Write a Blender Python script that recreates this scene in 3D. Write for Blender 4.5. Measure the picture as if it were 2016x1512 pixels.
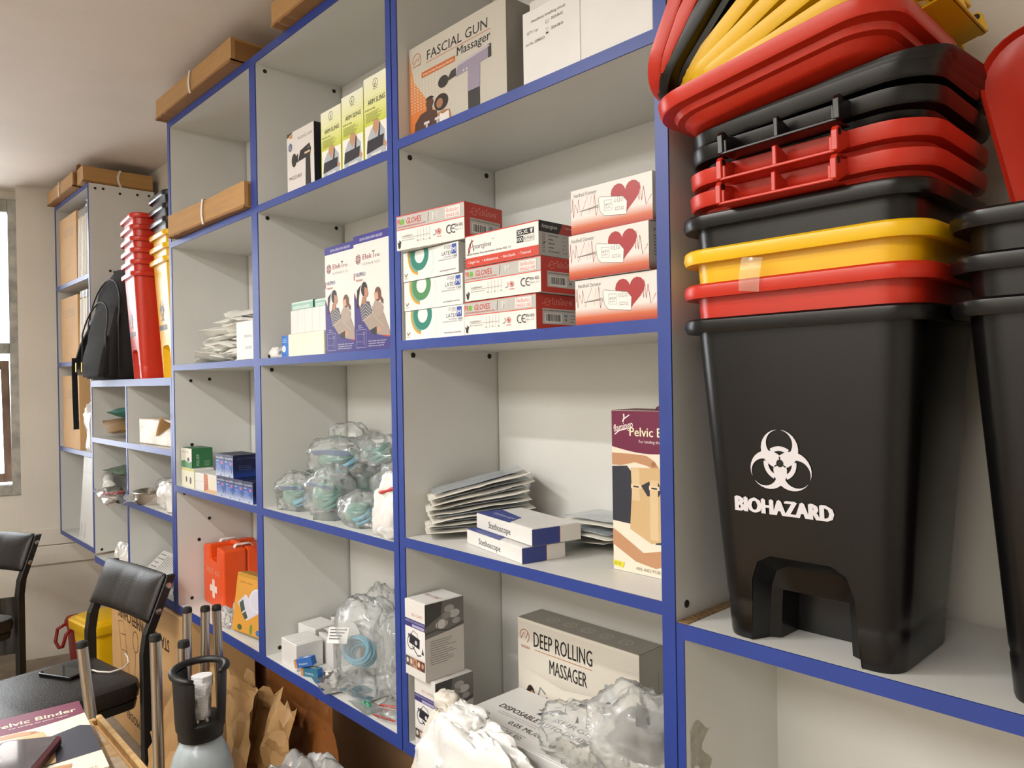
import bpy, bmesh, math, random
from math import sin, cos, pi, radians
from mathutils import Vector, Matrix, noise, Euler

SC = bpy.context.scene
for o in list(bpy.data.objects):
    bpy.data.objects.remove(o)
COL = SC.collection

# ------------------------------------------------------------------ camera
yaw, pitch, roll = radians(46.815), radians(-0.2514), radians(-0.9345)
fw = Vector((-sin(yaw)*cos(pitch), cos(yaw)*cos(pitch), sin(pitch)))
rt = Vector((cos(yaw), sin(yaw), 0)); up = rt.cross(fw)
rt2 = rt*cos(roll)+up*sin(roll); up2 = up*cos(roll)-rt*sin(roll)
cd = bpy.data.cameras.new('camera'); cam = bpy.data.objects.new('camera', cd); COL.objects.link(cam)
cam.matrix_world = Matrix(((rt2.x, up2.x, -fw.x, 0), (rt2.y, up2.y, -fw.y, -.96), (rt2.z, up2.z, -fw.z, 1.5), (0, 0, 0, 1)))
cd.sensor_width = 36; cd.lens = 36*1454.57/2016; cd.clip_start = .02
SC.camera = cam

# ------------------------------------------------------------------ world, lamps, exposure
W = bpy.data.worlds.new('sky'); SC.world = W; W.use_nodes = True
bg = W.node_tree.nodes['Background']; bg.inputs[0].default_value = (.93, .97, 1, 1); bg.inputs[1].default_value = 7
SC.view_settings.view_transform = 'Standard'; SC.view_settings.look = 'None'
SC.view_settings.gamma = 1; SC.view_settings.use_curve_mapping = False
SC.view_settings.exposure = 0.54
def area(name, loc, sx, sy, e, col, target):
    l = bpy.data.lights.new(name, 'AREA'); l.shape = 'RECTANGLE'; l.size = sx; l.size_y = sy; l.energy = e; l.color = col
    o = bpy.data.objects.new(name, l); COL.objects.link(o); o.location = loc
    o.rotation_euler = (Vector(target)-Vector(loc)).to_track_quat('-Z', 'Y').to_euler()
    return o
area('tube_lamp', (-1.66, -1.36, 2.57), .5, .05, 18, (1, .98, .95), (-1.66, -1.36, 0))
area('fill_light_behind', (-1.0, -2.6, 2.6), 3.6, 1.0, 84, (1, .965, .92), (-1.0, -2.6, 0))  # broad soft fill added behind the camera to lift shade in the shelves

# ------------------------------------------------------------------ materials
def lin(c):
    if isinstance(c, str):
        c = [int(c[i:i+2], 16)/255 for i in (0, 2, 4)]
    return tuple(((x/12.92) if x <= .04045 else ((x+.055)/1.055)**2.4) for x in c[:3])
MATS = {}
def mat(key, col='cccccc', rough=.5, metal=0, var=.04, scale=12, bump=0, bscale=60, spec=.5, col2=None, sc3=None, coat=0, trans=0, film=None, det=4):
    if key in MATS: return MATS[key]
    m = bpy.data.materials.new(key); m.use_nodes = True; MATS[key] = m
    nt = m.node_tree; N = nt.nodes; L = nt.links; b = N['Principled BSDF']
    tc = N.new('ShaderNodeTexCoord'); mp = N.new('ShaderNodeMapping'); L.new(tc.outputs['Object'], mp.inputs[0])
    if sc3: mp.inputs['Scale'].default_value = sc3
    nz = N.new('ShaderNodeTexNoise'); nz.inputs['Scale'].default_value = scale; nz.inputs['Detail'].default_value = det
    L.new(mp.outputs[0], nz.inputs['Vector'])
    c = lin(col); cr = N.new('ShaderNodeValToRGB'); L.new(nz.outputs[0], cr.inputs[0])
    c2 = lin(col2) if col2 else [min(1, x*(1+var)) for x in c]
    c1 = c if col2 else [x*(1-var) for x in c]
    cr.color_ramp.elements[0].position = .35; cr.color_ramp.elements[1].position = .65
    cr.color_ramp.elements[0].color = (*c1, 1); cr.color_ramp.elements[1].color = (*c2, 1)
    L.new(cr.outputs[0], b.inputs['Base Color'])
    b.inputs['Roughness'].default_value = rough; b.inputs['Metallic'].default_value = metal
    b.inputs['Specular IOR Level'].default_value = spec; b.inputs['Coat Weight'].default_value = coat
    b.inputs['Transmission Weight'].default_value = trans
    if bump:
        n2 = N.new('ShaderNodeTexNoise'); n2.inputs['Scale'].default_value = bscale; n2.inputs['Detail'].default_value = 5
        L.new(mp.outputs[0], n2.inputs['Vector'])
        bp = N.new('ShaderNodeBump'); bp.inputs['Strength'].default_value = bump; bp.inputs['Distance'].default_value = .004
        L.new(n2.outputs[0], bp.inputs['Height']); L.new(bp.outputs[0], b.inputs['Normal'])
    if film is not None:
        tr = N.new('ShaderNodeBsdfTransparent'); mx = N.new('ShaderNodeMixShader')
        lw = N.new('ShaderNodeLayerWeight'); lw.inputs[0].default_value = .3
        mr = N.new('ShaderNodeMapRange'); mr.inputs[3].default_value = film; mr.inputs[4].default_value = min(1, film+.28)
        L.new(lw.outputs['Facing'], mr.inputs[0]); L.new(mr.outputs[0], mx.inputs[0])
        L.new(tr.outputs[0], mx.inputs[1]); L.new(b.outputs[0], mx.inputs[2])
        gl = N.new('ShaderNodeBsdfGlossy'); gl.inputs['Roughness'].default_value = .12; fr = N.new('ShaderNodeFresnel'); fr.inputs[0].default_value = 1.22
        if bump: L.new(bp.outputs[0], gl.inputs['Normal']); L.new(bp.outputs[0], fr.inputs['Normal'])
        m2 = N.new('ShaderNodeMixShader'); L.new(fr.outputs[0], m2.inputs[0]); L.new(mx.outputs[0], m2.inputs[1]); L.new(gl.outputs[0], m2.inputs[2])
        L.new(m2.outputs[0], N['Material Output'].inputs[0])
    return m
def ink():
    if 'ink' in MATS: return MATS['ink']
    m = bpy.data.materials.new('printed_ink'); m.use_nodes = True; MATS['ink'] = m
    nt = m.node_tree; b = nt.nodes['Principled BSDF']; a = nt.nodes.new('ShaderNodeVertexColor'); a.layer_name = 'Col'
    nt.links.new(a.outputs[0], b.inputs['Base Color']); b.inputs['Roughness'].default_value = .42
    return m
WHITE = mat('white_laminate', 'd3d3cf', .38, var=.02, scale=5)
BLUE = mat('blue_edge_band', '283f8d', .42, var=.06, scale=9)
RAW = mat('raw_chipboard', '9a7c54', .9, col2='6d5335', scale=160, bump=.4)
SCREW = mat('black_screw_cap', '120f0d', .5)
CARD = mat('brown_cardboard', 'b48a55', .75, var=.06, scale=6, sc3=(1, 1, 8))
CARDD = mat('dark_cardboard', '94693b', .8, var=.08, scale=8)
CARDL = mat('light_cardboard', 'cda36f', .75, var=.05, scale=6)
PAPERW = mat('white_card', 'd8d7d4', .45, var=.02)
CREAM = mat('cream_card', 'ddd8c8', .55, var=.03)
GREYC = mat('grey_card', 'a9a69f', .5, var=.02)
FILM = mat('clear_plastic_film', 'eef3f2', .12, film=.15, spec=.7, bump=.2, bscale=30)
FILM2 = mat('milky_plastic_film', 'f0f1ee', .2, film=.30, spec=.7, bump=.2, bscale=30)
FILMW = mat('white_plastic_film', 'eceae6', .3, film=.82, bump=.35, bscale=40)
STEEL = mat('brushed_steel', 'c6c0b8', .25, metal=1, var=.1, scale=30, sc3=(1, 1, .02))
BLACKP = mat('black_plastic', '0d0c0c', .28, var=.1, spec=.45)
REDP = mat('red_plastic', 'c62f1c', .3, var=.03)
YELP = mat('yellow_plastic', 'eaba14', .3, var=.03)
LEATHER = mat('black_leatherette', '1c1716', .42, var=.15, bump=.25, bscale=180)
FABRIC = mat('black_fabric', '131112', .85, var=.2, scale=40, bump=.3, bscale=250)
BRASS = mat('brass_zip_pull', 'c79a2c', .3, metal=1)
KRAFT = mat('kraft_paper', 'a98557', .42, var=.1, scale=9, bump=.15, bscale=25, spec=.7)
KRAFTD = mat('kraft_paper_inside', '86501f', .6, var=.12, scale=14, bump=.2)
TEAL = mat('teal_tubing', '3d8a7c', .3, var=.1, film=.75)
CYAN = mat('pale_blue_tubing', '5fa8c4', .3, var=.1, film=.8)
NAVY = mat('blue_sleeve', '2a3f86', .45, var=.15)

# ------------------------------------------------------------------ mesh builder
class MB:
    def __init__(s): s.v = []; s.f = []; s.mi = []; s.cur = 0
    def add(s, vs, fs):
        b = len(s.v); s.v += [tuple(x) for x in vs]
        for f in fs: s.f.append(tuple(b+i for i in f)); s.mi.append(s.cur)
        return s
    def box(s, x0, x1, y0, y1, z0, z1, M=None):
        vs = [Vector(p) for p in ((x0,y0,z0),(x1,y0,z0),(x1,y1,z0),(x0,y1,z0),(x0,y0,z1),(x1,y0,z1),(x1,y1,z1),(x0,y1,z1))]
        if M: vs = [M @ p for p in vs]
        return s.add(vs, [(3,2,1,0),(4,5,6,7),(0,1,5,4),(1,2,6,5),(2,3,7,6),(3,0,4,7)])
    def loft(s, rings, cap0=True, cap1=True, closed=True):
        n = len(rings[0]); b = len(s.v); fs = []
        for k in range(len(rings)-1):
            for i in range(n if closed else n-1):
                j = (i+1) % n; fs.append((k*n+i, k*n+j, (k+1)*n+j, (k+1)*n+i))
        if cap0: fs.append(tuple(reversed(range(n))))
        if cap1: fs.append(tuple((len(rings)-1)*n+i for i in range(n)))
        return s.add([p for r in rings for p in r], fs)
    def lathe(s, prof, n=24, c=(0,0,0), cap0=True, cap1=True):
        return s.loft([[(c[0]+r*cos(2*pi*i/n), c[1]+r*sin(2*pi*i/n), c[2]+z) for i in range(n)] for r, z in prof], cap0, cap1)
    def tube(s, pts, r, n=8, closed=False):
        pts = [Vector(p) for p in pts]; rings = []; N = len(pts); u = None
        for i, p in enumerate(pts):
            t = (pts[(i+1) % N]-pts[i-1]) if closed else (pts[min(i+1, N-1)]-pts[max(i-1, 0)])
            t.normalize()
            if u is None: u = t.orthogonal().normalized()
            u = (u-t*u.dot(t)).normalized(); w = t.cross(u)
            rr = r(i/(N-1)) if callable(r) else r
            rings.append([p+rr*(cos(2*pi*k/n)*u+sin(2*pi*k/n)*w) for k in range(n)])
        if closed: rings.append(rings[0]); return s.loft(rings, False, False)
        return s.loft(rings)
    def grid(s, fn, nu, nv):
        vs = [fn(i/nu, j/nv) for j in range(nv+1) for i in range(nu+1)]
        return s.add(vs, [(j*(nu+1)+i, j*(nu+1)+i+1, (j+1)*(nu+1)+i+1, (j+1)*(nu+1)+i) for j in range(nv) for i in range(nu)])
    def prism(s, poly, axis, a, b):   # polygon (p,q) extruded along axis
        def P(p, t): return {'x': (t, p[0], p[1]), 'y': (p[0], t, p[1]), 'z': (p[0], p[1], t)}[axis]
        return s.loft([[P(p, a) for p in poly], [P(p, b) for p in poly]])
    def mesh(s, name, mats, bevel=0, smooth=False, seg=1, fix=True, weld=0):
        me = bpy.data.meshes.new(name); me.from_pydata(s.v, [], s.f)
        for m in (mats if isinstance(mats, (list, tuple)) else [mats]): me.materials.append(m)
        for p, k in zip(me.polygons, s.mi): p.material_index = k
        bm = bmesh.new(); bm.from_mesh(me)
        if weld: bmesh.ops.remove_doubles(bm, verts=bm.verts, dist=weld)
        if fix: bmesh.ops.recalc_face_normals(bm, faces=bm.faces)
        if bevel:
            ed = [e for e in bm.edges if len(e.link_faces) == 2 and e.calc_face_angle(0) > .6]
            bmesh.ops.bevel(bm, geom=ed, offset=bevel, segments=seg, affect='EDGES', profile=.5, clamp_overlap=True)
        bm.to_mesh(me); bm.free()
        if smooth:
            me.shade_smooth()
            if smooth != 'all': me.set_sharp_from_angle(angle=radians(38 if smooth is True else smooth))
        return me
    def build(s, name, mats, parent=None, **k):
        return put(name, s.mesh(name, mats, **k), parent)
def put(name, me, parent=None):
    o = bpy.data.objects.new(name, me); COL.objects.link(o)
    if parent: o.parent = parent
    return o
def tag(o, label=None, cat=None, group=None, kind=None):
    for k, v in (('label', label), ('category', cat), ('group', group), ('kind', kind)):
        if v: o[k] = v
    return o
def thing(name, label, cat, loc=(0,0,0), rot=0, group=None):
    o = bpy.data.objects.new(name, None); COL.objects.link(o); o.empty_display_size = .05
    o.location = loc; o.rotation_euler = rot if isinstance(rot, (tuple, list)) else (0, 0, rot)
    return tag(o, label, cat, group)
def copy_tree(o, parent=None):
    c = o.copy(); COL.objects.link(c)
    if parent: c.parent = parent
    for ch in [x for x in KIDS(o)]: copy_tree(ch, c)
    return c
def KIDS(o): return [x for x in bpy.data.objects if x.parent == o]
def rrect(w, d, r, z, n=5, cx=0, cy=0):
    r = min(r, w/2-.0005, d/2-.0005); out = []
    for q, (sx, sy) in enumerate(((1,1),(-1,1),(-1,-1),(1,-1))):
        for i in range(n+1):
            a = (q+i/n)*pi/2
            out.append((cx+sx*(w/2-r)+r*cos(a), cy+sy*(d/2-r)+r*sin(a), z))
    return out

# ------------------------------------------------------------------ flat print
FCACHE = {}
def text_tris(s, bold):
    k = (s, bold)
    if k not in FCACHE:
        cu = bpy.data.curves.new('t', 'FONT'); cu.body = s; cu.offset = bold; cu.resolution_u = 2
        o = bpy.data.objects.new('t', cu); me = o.to_mesh()
        vs = [(v.co.x, v.co.y) for v in me.vertices]; fs = [tuple(p.vertices) for p in me.polygons]
        o.to_mesh_clear(); bpy.data.objects.remove(o); bpy.data.curves.remove(cu)
        FCACHE[k] = (vs, fs)
    return FCACHE[k]
class Art:
    def __init__(s, step=3e-5): s.v = []; s.f = []; s.c = []; s.k = 0; s.step = step; s.clip = False; s.frame((0,0,0), (1,0,0), (0,0,1))
    def frame(s, o, u, v):
        s.o = Vector(o); s.u = Vector(u).normalized(); s.w = Vector(v).normalized(); s.n = s.u.cross(s.w); s.k = 0; return s
    def P(s, x, y): return s.o+s.u*x+s.w*y+s.n*(.0003+s.k*s.step)
    def raw(s, pts, faces, col):
        if s.clip: pts = [(max(.0002, a), max(.0002, c)) for a, c in pts]
        b = len(s.v); s.v += [tuple(s.P(*p)) for p in pts]
        cs = [lin(c) for c in col] if isinstance(col, list) else None
        for f in faces:
            s.f.append(tuple(b+i for i in f)); s.c.append([cs[i] for i in f] if cs else [lin(col)]*len(f))
        s.k += 1; return s
    def poly(s, pts, col): return s.raw(pts, [tuple(range(len(pts)))], col)
    def rect(s, x, y, w, h, col): return s.poly([(x,y),(x+w,y),(x+w,y+h),(x,y+h)], col)
    def grad(s, x, y, w, h, c0, c1, n=1): return s.raw([(x,y),(x+w,y),(x+w,y+h),(x,y+h)], [(0,1,2,3)], [c0,c0,c1,c1])
    def ell(s, x, y, rx, ry, col, n=20, a0=0, a1=360):
        return s.poly([(x+rx*cos(radians(a0+(a1-a0)*i/n)), y+ry*sin(radians(a0+(a1-a0)*i/n))) for i in range(n+(a1-a0 < 360))], col)
    def ring(s, x, y, r0, r1, col, n=24, a0=0, a1=360, sy=1):
        ps = []
        for i in range(n+1):
            a = radians(a0+(a1-a0)*i/n); ps += [(x+r0*cos(a), y+sy*r0*sin(a)), (x+r1*cos(a), y+sy*r1*sin(a))]
        return s.raw(ps, [(2*i, 2*i+1, 2*i+3, 2*i+2) for i in range(n)], col)
    def line(s, pts, w, col):
        ps = []; n = len(pts)
        for i, p in enumerate(pts):
            a = pts[max(i-1, 0)]; b = pts[min(i+1, n-1)]; dx, dy = b[0]-a[0], b[1]-a[1]; l = math.hypot(dx, dy) or 1
            ps += [(p[0]-dy/l*w/2, p[1]+dx/l*w/2), (p[0]+dy/l*w/2, p[1]-dx/l*w/2)]
        return s.raw(ps, [(2*i, 2*i+1, 2*i+3, 2*i+2) for i in range(n-1)], col)
    def text(s, t, x, y, h, col, w=None, bold=0, align='l', shear=0, rot=0):
        vs, fs = text_tris(t, 0); 
        if not vs: return s
        if bold:
            s.text(t, x-bold*h*.7, y, h, col, w, 0, align, shear, rot); s.text(t, x+bold*h*.7, y, h, col, w, 0, align, shear, rot); s.text(t, x, y+bold*h*.4, h, col, w, 0, align, shear, rot)
        x0 = min(v[0] for v in vs); x1 = max(v[0] for v in vs); sy = h/.70; sx = w/(x1-x0) if w else sy
        tw = (x1-x0)*sx; ox = {'l': 0, 'c': -tw/2, 'r': -tw}[align]; ca, sa = cos(rot), sin(rot)
        ps = []
        for a, b in vs:
            px = ox+(a-x0)*sx+shear*b*sy; py = b*sy; ps.append((x+px*ca-py*sa, y+px*sa+py*ca))
        return s.raw(ps, fs, col)
    def lines(s, x, y, w, n, dy, th, col, seed=0):
        R = random.Random(seed)
        for i in range(n): s.rect(x, y-i*dy, w*R.uniform(.6, 1), th, col); s.k -= 1
        s.k += 1; return s
    def barcode(s, x, y, w, h, seed=1):
        R = random.Random(seed); s.rect(x, y, w, h, 'e8e6e2'); t = x+w*.06
        while t < x+w*.92:
            b = R.choice((.02, .03, .05))*w; s.rect(t, y+h*.15, b, h*.78, '1c1a1a'); s.k -= 1; t += b+R.choice((.02, .035))*w
        s.k += 1; return s
    def build(s, parent, name='printed_artwork'):
        me = bpy.data.meshes.new(name); me.from_pydata(s.v, [], s.f); me.materials.append(ink())
        ca = me.color_attributes.new('Col', 'FLOAT_COLOR', 'CORNER'); i = 0
        for p, cs in zip(me.polygons, s.c):
            for k, li in enumerate(p.loop_indices): ca.data[li].color = (*cs[k], 1)
        return put(name, me, parent)

def front(A, y=0): return A.frame((0, y, 0), (1,0,0), (0,0,1))
def right(A, w): return A.frame((w, 0, 0), (0,1,0), (0,0,1))
def top(A, h): return A.frame((0, 0, h), (1,0,0), (0,1,0))
def carton(name, label, cat, loc, w, d, h, m=None, rz=0, art=None, group=None, bev=.0012, body='carton_body', flaps=True, rot=None):
    """a printed folding box: body, tucked end flap edges, print; origin at its front left bottom corner"""
    t = thing(name, label, cat, loc, rot if rot else rz, group)
    b = MB().box(0, w, 0, d, 0, h); b.build(body, m or PAPERW, t, bevel=bev)
    if flaps:
        g = MB().box(.003, w-.003, d*.03, d*.97, h, h+.0009); g.build('lid_flap', m or PAPERW, t)
    if art:
        A = Art(); A.clip = True; art(A, w, d, h); A.build(t)
    return t

# ------------------------------------------------------------------ soft things
def crumple(cx, cy, cz, sx, sy, sz, seed, nu=44, nv=26, amp=.16, ridge=.2, e=.8, freq=2.2, floor=True, mb=None):
    """a squashed bag: superellipsoid with sharp noise creases, flattened where it lies"""
    off = Vector((seed*7.3, seed*3.1, seed*5.7)); mb = mb or MB()
    def pw(a): return math.copysign(abs(a)**e, a)
    rings = []
    for j in range(1, nv):
        ph = -pi/2+pi*j/nv; ring = []
        for i in range(nu):
            th = 2*pi*i/nu; d = Vector((pw(cos(ph))*pw(cos(th)), pw(cos(ph))*pw(sin(th)), pw(sin(ph))))
            q = d*freq+off; n1 = noise.noise(q*.7); n2 = abs(noise.noise(q*1.9)); n3 = abs(noise.noise(q*4.3))
            q2 = Vector((d.x*2.6, d.y*2.6, d.z*.9))+off; n4 = abs(noise.noise(q2*1.6))
            f = 1+amp*n1*1.5+ridge*.55*(.25-n2)+ridge*.22*(.25-n3)+ridge*.5*(.2-n4)
            p = Vector((d.x*sx*f, d.y*sy*f, d.z*sz*f))
            if floor: p.z = max(p.z, -sz*.72)
            ring.append((cx+p.x, cy+p.y, cz+p.z))
        rings.append(ring)
    mb.loft(rings); return mb
def bag(name, label, cat, loc, size, seed, m=None, group=None, rz=0, part='plastic_film', **k):
    t = thing(name, label, cat, loc, rz, group)
    crumple(0, 0, size[2]*.72, *size, seed, **k).build(part, m or FILM, t, smooth=50)
    return t
def coil(c, r, n, th, seed=0, flat=.6, tilt=(0, 0, 0), dz=None):
    M = Euler(tilt).to_matrix(); R = random.Random(seed); pts = []; ph = R.uniform(0, 6)
    for i in range(n*14):
        a = 2*pi*i/14+ph; rr = r*(1+.10*sin(a*.37+seed)+.05*sin(a*1.7))
        pts.append(Vector(c)+M @ Vector((rr*cos(a), flat*rr*sin(a), (dz if dz is not None else th*1.1)*(i/14-n/2)+.004*sin(a*.7))))
    return MB().tube(pts, th, 6)
def packet_mesh(w, l, t, seed, curl=.0, m=10, wr=.004):
    """a flat sealed sleeve: thin wavy sheet with a puffed middle"""
    off = Vector((seed*3.3, seed*1.7, 0))
    def P(u, v, s):
        x, y = (u-.5)*l, (v-.5)*w; e = (1-(2*u-1)**4)*(1-(2*v-1)**4)
        wv = noise.noise(Vector((x*14, y*14, 0))+off)*wr*1.6+abs(noise.noise(Vector((x*30, y*30, 4))+off))*wr
        return (x, y, wv+curl*(2*u-1)**2*l*.5+s*(t*e*.5+.0006))
    mb = MB(); n1 = m; n2 = max(4, m//2)
    top_ = [[P(i/n1, j/n2, 1) for i in range(n1+1)] for j in range(n2+1)]; bot = [[P(i/n1, j/n2, -1) for i in range(n1+1)] for j in range(n2+1)]
    mb.add([p for r in top_ for p in r], [(j*(n1+1)+i, j*(n1+1)+i+1, (j+1)*(n1+1)+i+1, (j+1)*(n1+1)+i) for j in range(n2) for i in range(n1)])
    mb.add([p for r in bot for p in r], [(j*(n1+1)+i, (j+1)*(n1+1)+i, (j+1)*(n1+1)+i+1, j*(n1+1)+i+1) for j in range(n2) for i in range(n1)])
    per = [(0, i) for i in range(n1)]+[(j, n1) for j in range(n2)]+[(n2, i) for i in range(n1, 0, -1)]+[(j, 0) for j in range(n2, 0, -1)]
    mb.loft([[bot[j][i] for j, i in per], [top_[j][i] for j, i in per]], False, False)
    return mb

# ================================================================== THE ROOM
WALLM = mat('cream_wall_paint', 'dcd7cc', .75, var=.03, scale=4, bump=.12, bscale=90)
CEILM = mat('ceiling_paint', 'e6dbd0', .8, var=.025, scale=3, bump=.15, bscale=60)
FLOORM = mat('worn_floor', '857a6c', .6, col2='9c9080', scale=7, bump=.2)
def struct(name, mb, m, **k):
    return tag(mb.build(name, m, **k), kind='structure')
ZC = 2.62
struct('floor', MB().box(-5.7, 2.6, -3.6, .5, -.06, 0), FLOORM)
struct('ceiling', MB().box(-5.7, 2.6, -3.6, .5, ZC, ZC+.06), CEILM)
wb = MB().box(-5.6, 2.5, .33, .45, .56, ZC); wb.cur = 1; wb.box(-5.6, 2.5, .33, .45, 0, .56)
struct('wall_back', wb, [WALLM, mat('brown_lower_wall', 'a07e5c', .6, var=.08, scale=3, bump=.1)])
struct('wall_right', MB().box(2.4, 2.5, -3.5, .33, 0, ZC), WALLM)
struct('wall_front', MB().box(-5.6, 2.4, -3.5, -3.4, 0, ZC), WALLM)
# left wall: pier, deep window recess to the floor, wall beyond; runs at a slight angle to the shelves
LW = Matrix.Translation((-4.70, .33, 0)) @ Matrix.Rotation(math.atan2(-.968, -.25), 4, 'Z')   # local x = along the wall towards the room, local y = into the room (+)
RD = -.17
wl = MB(); wl.box(-.1, .50, -.4, 0, 0, ZC, LW); wl.box(1.75, 4.0, -.4, 0, 0, ZC, LW)
wl.box(.50, 1.75, -.4, RD, 0, .90, LW); wl.box(.50, 1.75, -.4, RD, 2.57, ZC, LW)
struct('wall_left', wl, WALLM)
tr1 = MB(); tr1.box(-.1, .497, 0, .016, .625, .72, LW)
struct('trim_1', tr1, WALLM, bevel=.004)
tr2 = MB(); tr2.box(-.1, .497, 0, .022, .52, .622, LW)
struct('trim_2', tr2, WALLM, bevel=.004)
struct('trim_3', MB().box(.50, 1.75, RD, RD+.016, .52, .72, LW), WALLM, bevel=.004)
struct('baseboard_left', MB().box(.50, 1.75, RD, RD+.012, 0, .32, LW), mat('dark_peeling_paint', '1f1d1a', .7, col2='54504a', scale=9, bump=.3, sc3=(3, 3, .6)))
wn = thing('window_1', None, None, (0, 0, 0)); wn['kind'] = 'structure'
FR = mat('weathered_grey_frame', '8e8c86', .8, col2='b4b1a9', scale=14, bump=.4)
g = MB()
for a in ((.502, .555, .90, 2.57), (1.66, 1.75, .90, 2.57), (.555, 1.66, 2.50, 2.57), (.555, 1.66, .90, .955)): g.box(a[0], a[1], RD-.05, RD+.02, a[2], a[3], LW)
g.build('window_frame', FR, wn, bevel=.003)
MB().box(.555, 1.66, RD-.045, RD+.01, 1.70, 1.76, LW).build('transom', FR, wn, bevel=.003)
GL = mat('window_glass', 'f5f8f8', .03, film=.06, var=0)
MB().box(.555, 1.66, RD-.02, RD-.016, 1.76, 2.49, LW).build('upper_pane', GL, wn)
TL = LW @ Matrix.Translation((0, RD, 1.66)) @ Matrix.Rotation(radians(-8), 4, 'X')
SB = mat('brown_sash', '6d5647', .6, col2='8a7365', scale=9)
g = MB()
for a in ((.562, .60, -.70, 0), (1.60, 1.65, -.70, 0), (.60, 1.60, -.05, 0), (.60, 1.60, -.70, -.65)): g.box(a[0], a[1], -.012, .02, a[2], a[3], TL)
sash = g.build('sash', SB, wn, bevel=.002)
MB().box(.60, 1.60, 0, .004, -.65, -.05, TL).build('sash_pane', GL, sash)

# ================================================================== SHELVING
def unit(label, x0, z0, x1):
    return thing('shelving_unit', label, 'shelf', (x0, 0, z0))
def panel(t, name, x0, x1, z0, z1, y1=.30, y0=.0015, m=None, edge=True, screws=None, face=1):
    ox, _, oz = t.location
    p = MB().box(x0-ox, x1-ox, y0, y1, z0-oz, z1-oz).build(name, m or WHITE, t)
    if edge: MB().box(x0-ox, x1-ox, -.0015, y0, z0-oz, z1-oz).build('edge_band', BLUE, p)
    for (y, z) in screws or []:
        x = (x1 if face > 0 else x0)-ox
        s = MB().lathe([(.0062, -.001), (.0062, .0012), (.004, .0022)], 12)
        for i, v in enumerate(s.v): s.v[i] = (x+face*v[2], y+v[0], z-oz+v[1])
        s.build('screw_cap', SCREW, p)
    return p
def sc(*zs): return [(y, z) for z in zs for y in (.03, .262)]
# big two column unit
B = unit('tall white two-column shelving unit with blue edges and mixed medical stock in the middle', -2.873, .66, -1.407)
panel(B, 'side_panel', -2.873, -2.850, .66, 2.48, screws=sc(1.10)+[(.06, 1.52), (.13, 1.525), (.08, .92), (.12, .995), (.21, 1.05), (.06, 1.28), (.05, .705)])
panel(B, 'divider', -2.157, -2.116, .66, 2.48, screws=sc(2.44, 2.0)+[(.03, 1.585), (.035, 1.545), (.045, .705)])
panel(B, 'side_panel', -1.427, -1.407, .66, 2.48)
for xa, xb in ((-2.850, -2.157), (-2.116, -1.427)):
    panel(B, 'top_panel', xa, xb, 2.457, 2.48)
    for z in (2.033, 1.578, 1.133): panel(B, 'shelf', xa, xb, z-.021, z)
    panel(B, 'bottom_panel', xa, xb, .66, .69)
    panel(B, 'back_panel', xa+.007, xb, .69, 2.457, y0=.288, y1=.296, edge=False)
# tall single column unit
Cu = unit('tall white single-column shelving unit holding glove boxes, right of the two-column unit', -1.403, .66, -.662)
panel(Cu, 'side_panel', -1.403, -1.383, .66, 2.60, screws=sc(2.012, 1.562))
panel(Cu, 'side_panel', -.686, -.662, .66, 2.60, screws=[(.02, 2.02), (.03, 1.145)])
panel(Cu, 'top_panel', -1.383, -.686, 2.575, 2.60)
for z in (2.046, 1.594, 1.150): panel(Cu, 'shelf', -1.383, -.686, z-.021, z)
panel(Cu, 'bottom_panel', -1.383, -.686, .66, .688)
panel(Cu, 'back_panel', -1.380, -.686, .688, 2.575, y0=.288, y1=.296, edge=False, screws=[])
# low right unit
D = unit('low white shelving unit under the big biohazard bins at the right', -.660, .0, 1.2)
panel(D, 'side_panel', -.660, -.647, .0, 1.123, y0=.0015)
panel(D, 'worktop', -.647, 1.20, 1.100, 1.123)
panel(D, 'back_panel', -.647, 1.20, .10, 1.100, y0=.288, y1=.296, edge=False)
panel(D, 'side_panel', 1.20, 1.22, .0, 1.123)
panel(D, 'bottom_panel', -.647, 1.20, .08, .10)
MB().box(.0, .018, .0015, .29, 1.123, 1.1245).build('raw_edge_strip', RAW, D)
tp = MB().grid(lambda u, v: (.0135+.0008*noise.noise(Vector((u*5, v*5, 1))), .012+.06*u*(.75+.25*sin(v*7)), .885+.07*v+.012*sin(u*5)), 8, 8)
tp.build('torn_tape', mat('old_clear_tape', 'b9b49c', .3, film=.45, var=.2, scale=60), D)
# far left: tall narrow column and low pigeonholes
A1 = unit('tall narrow white column with brown cartons in the far left corner', -4.67, .70, -3.98)
panel(A1, 'side_panel', -4.67, -4.652, .70, 2.488, screws=[(.12, .97)])
panel(A1, 'side_panel', -3.998, -3.98, .70, 2.488, screws=[(.03, 2.465), (.065, 2.467), (.14, 2.455), (.22, 2.462), (.275, 2.465), (.09, 2.07), (.11, 2.065), (.15, .94), (.03, .715)])
panel(A1, 'top_panel', -4.652, -3.998, 2.47, 2.488)
for z in (2.052, 1.637, 1.183): panel(A1, 'shelf', -4.652, -3.998, z-.022, z)
panel(A1, 'bottom_panel', -4.652, -3.998, .70, .722)
panel(A1, 'back_panel', -4.652, -3.998, .722, 2.47, y0=.288, y1=.296, edge=False)
A2 = unit('low white pigeonhole unit with six compartments under the backpack and narrow bins', -3.979, .66, -2.875)
panel(A2, 'top_panel', -3.979, -2.875, 1.503, 1.533)
panel(A2, 'divider', -3.447, -3.430, .69, 1.503)
panel(A2, 'side_panel', -2.893, -2.875, .66, 1.503)
panel(A2, 'bottom_panel', -3.979, -2.893, .66, .69)
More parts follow.
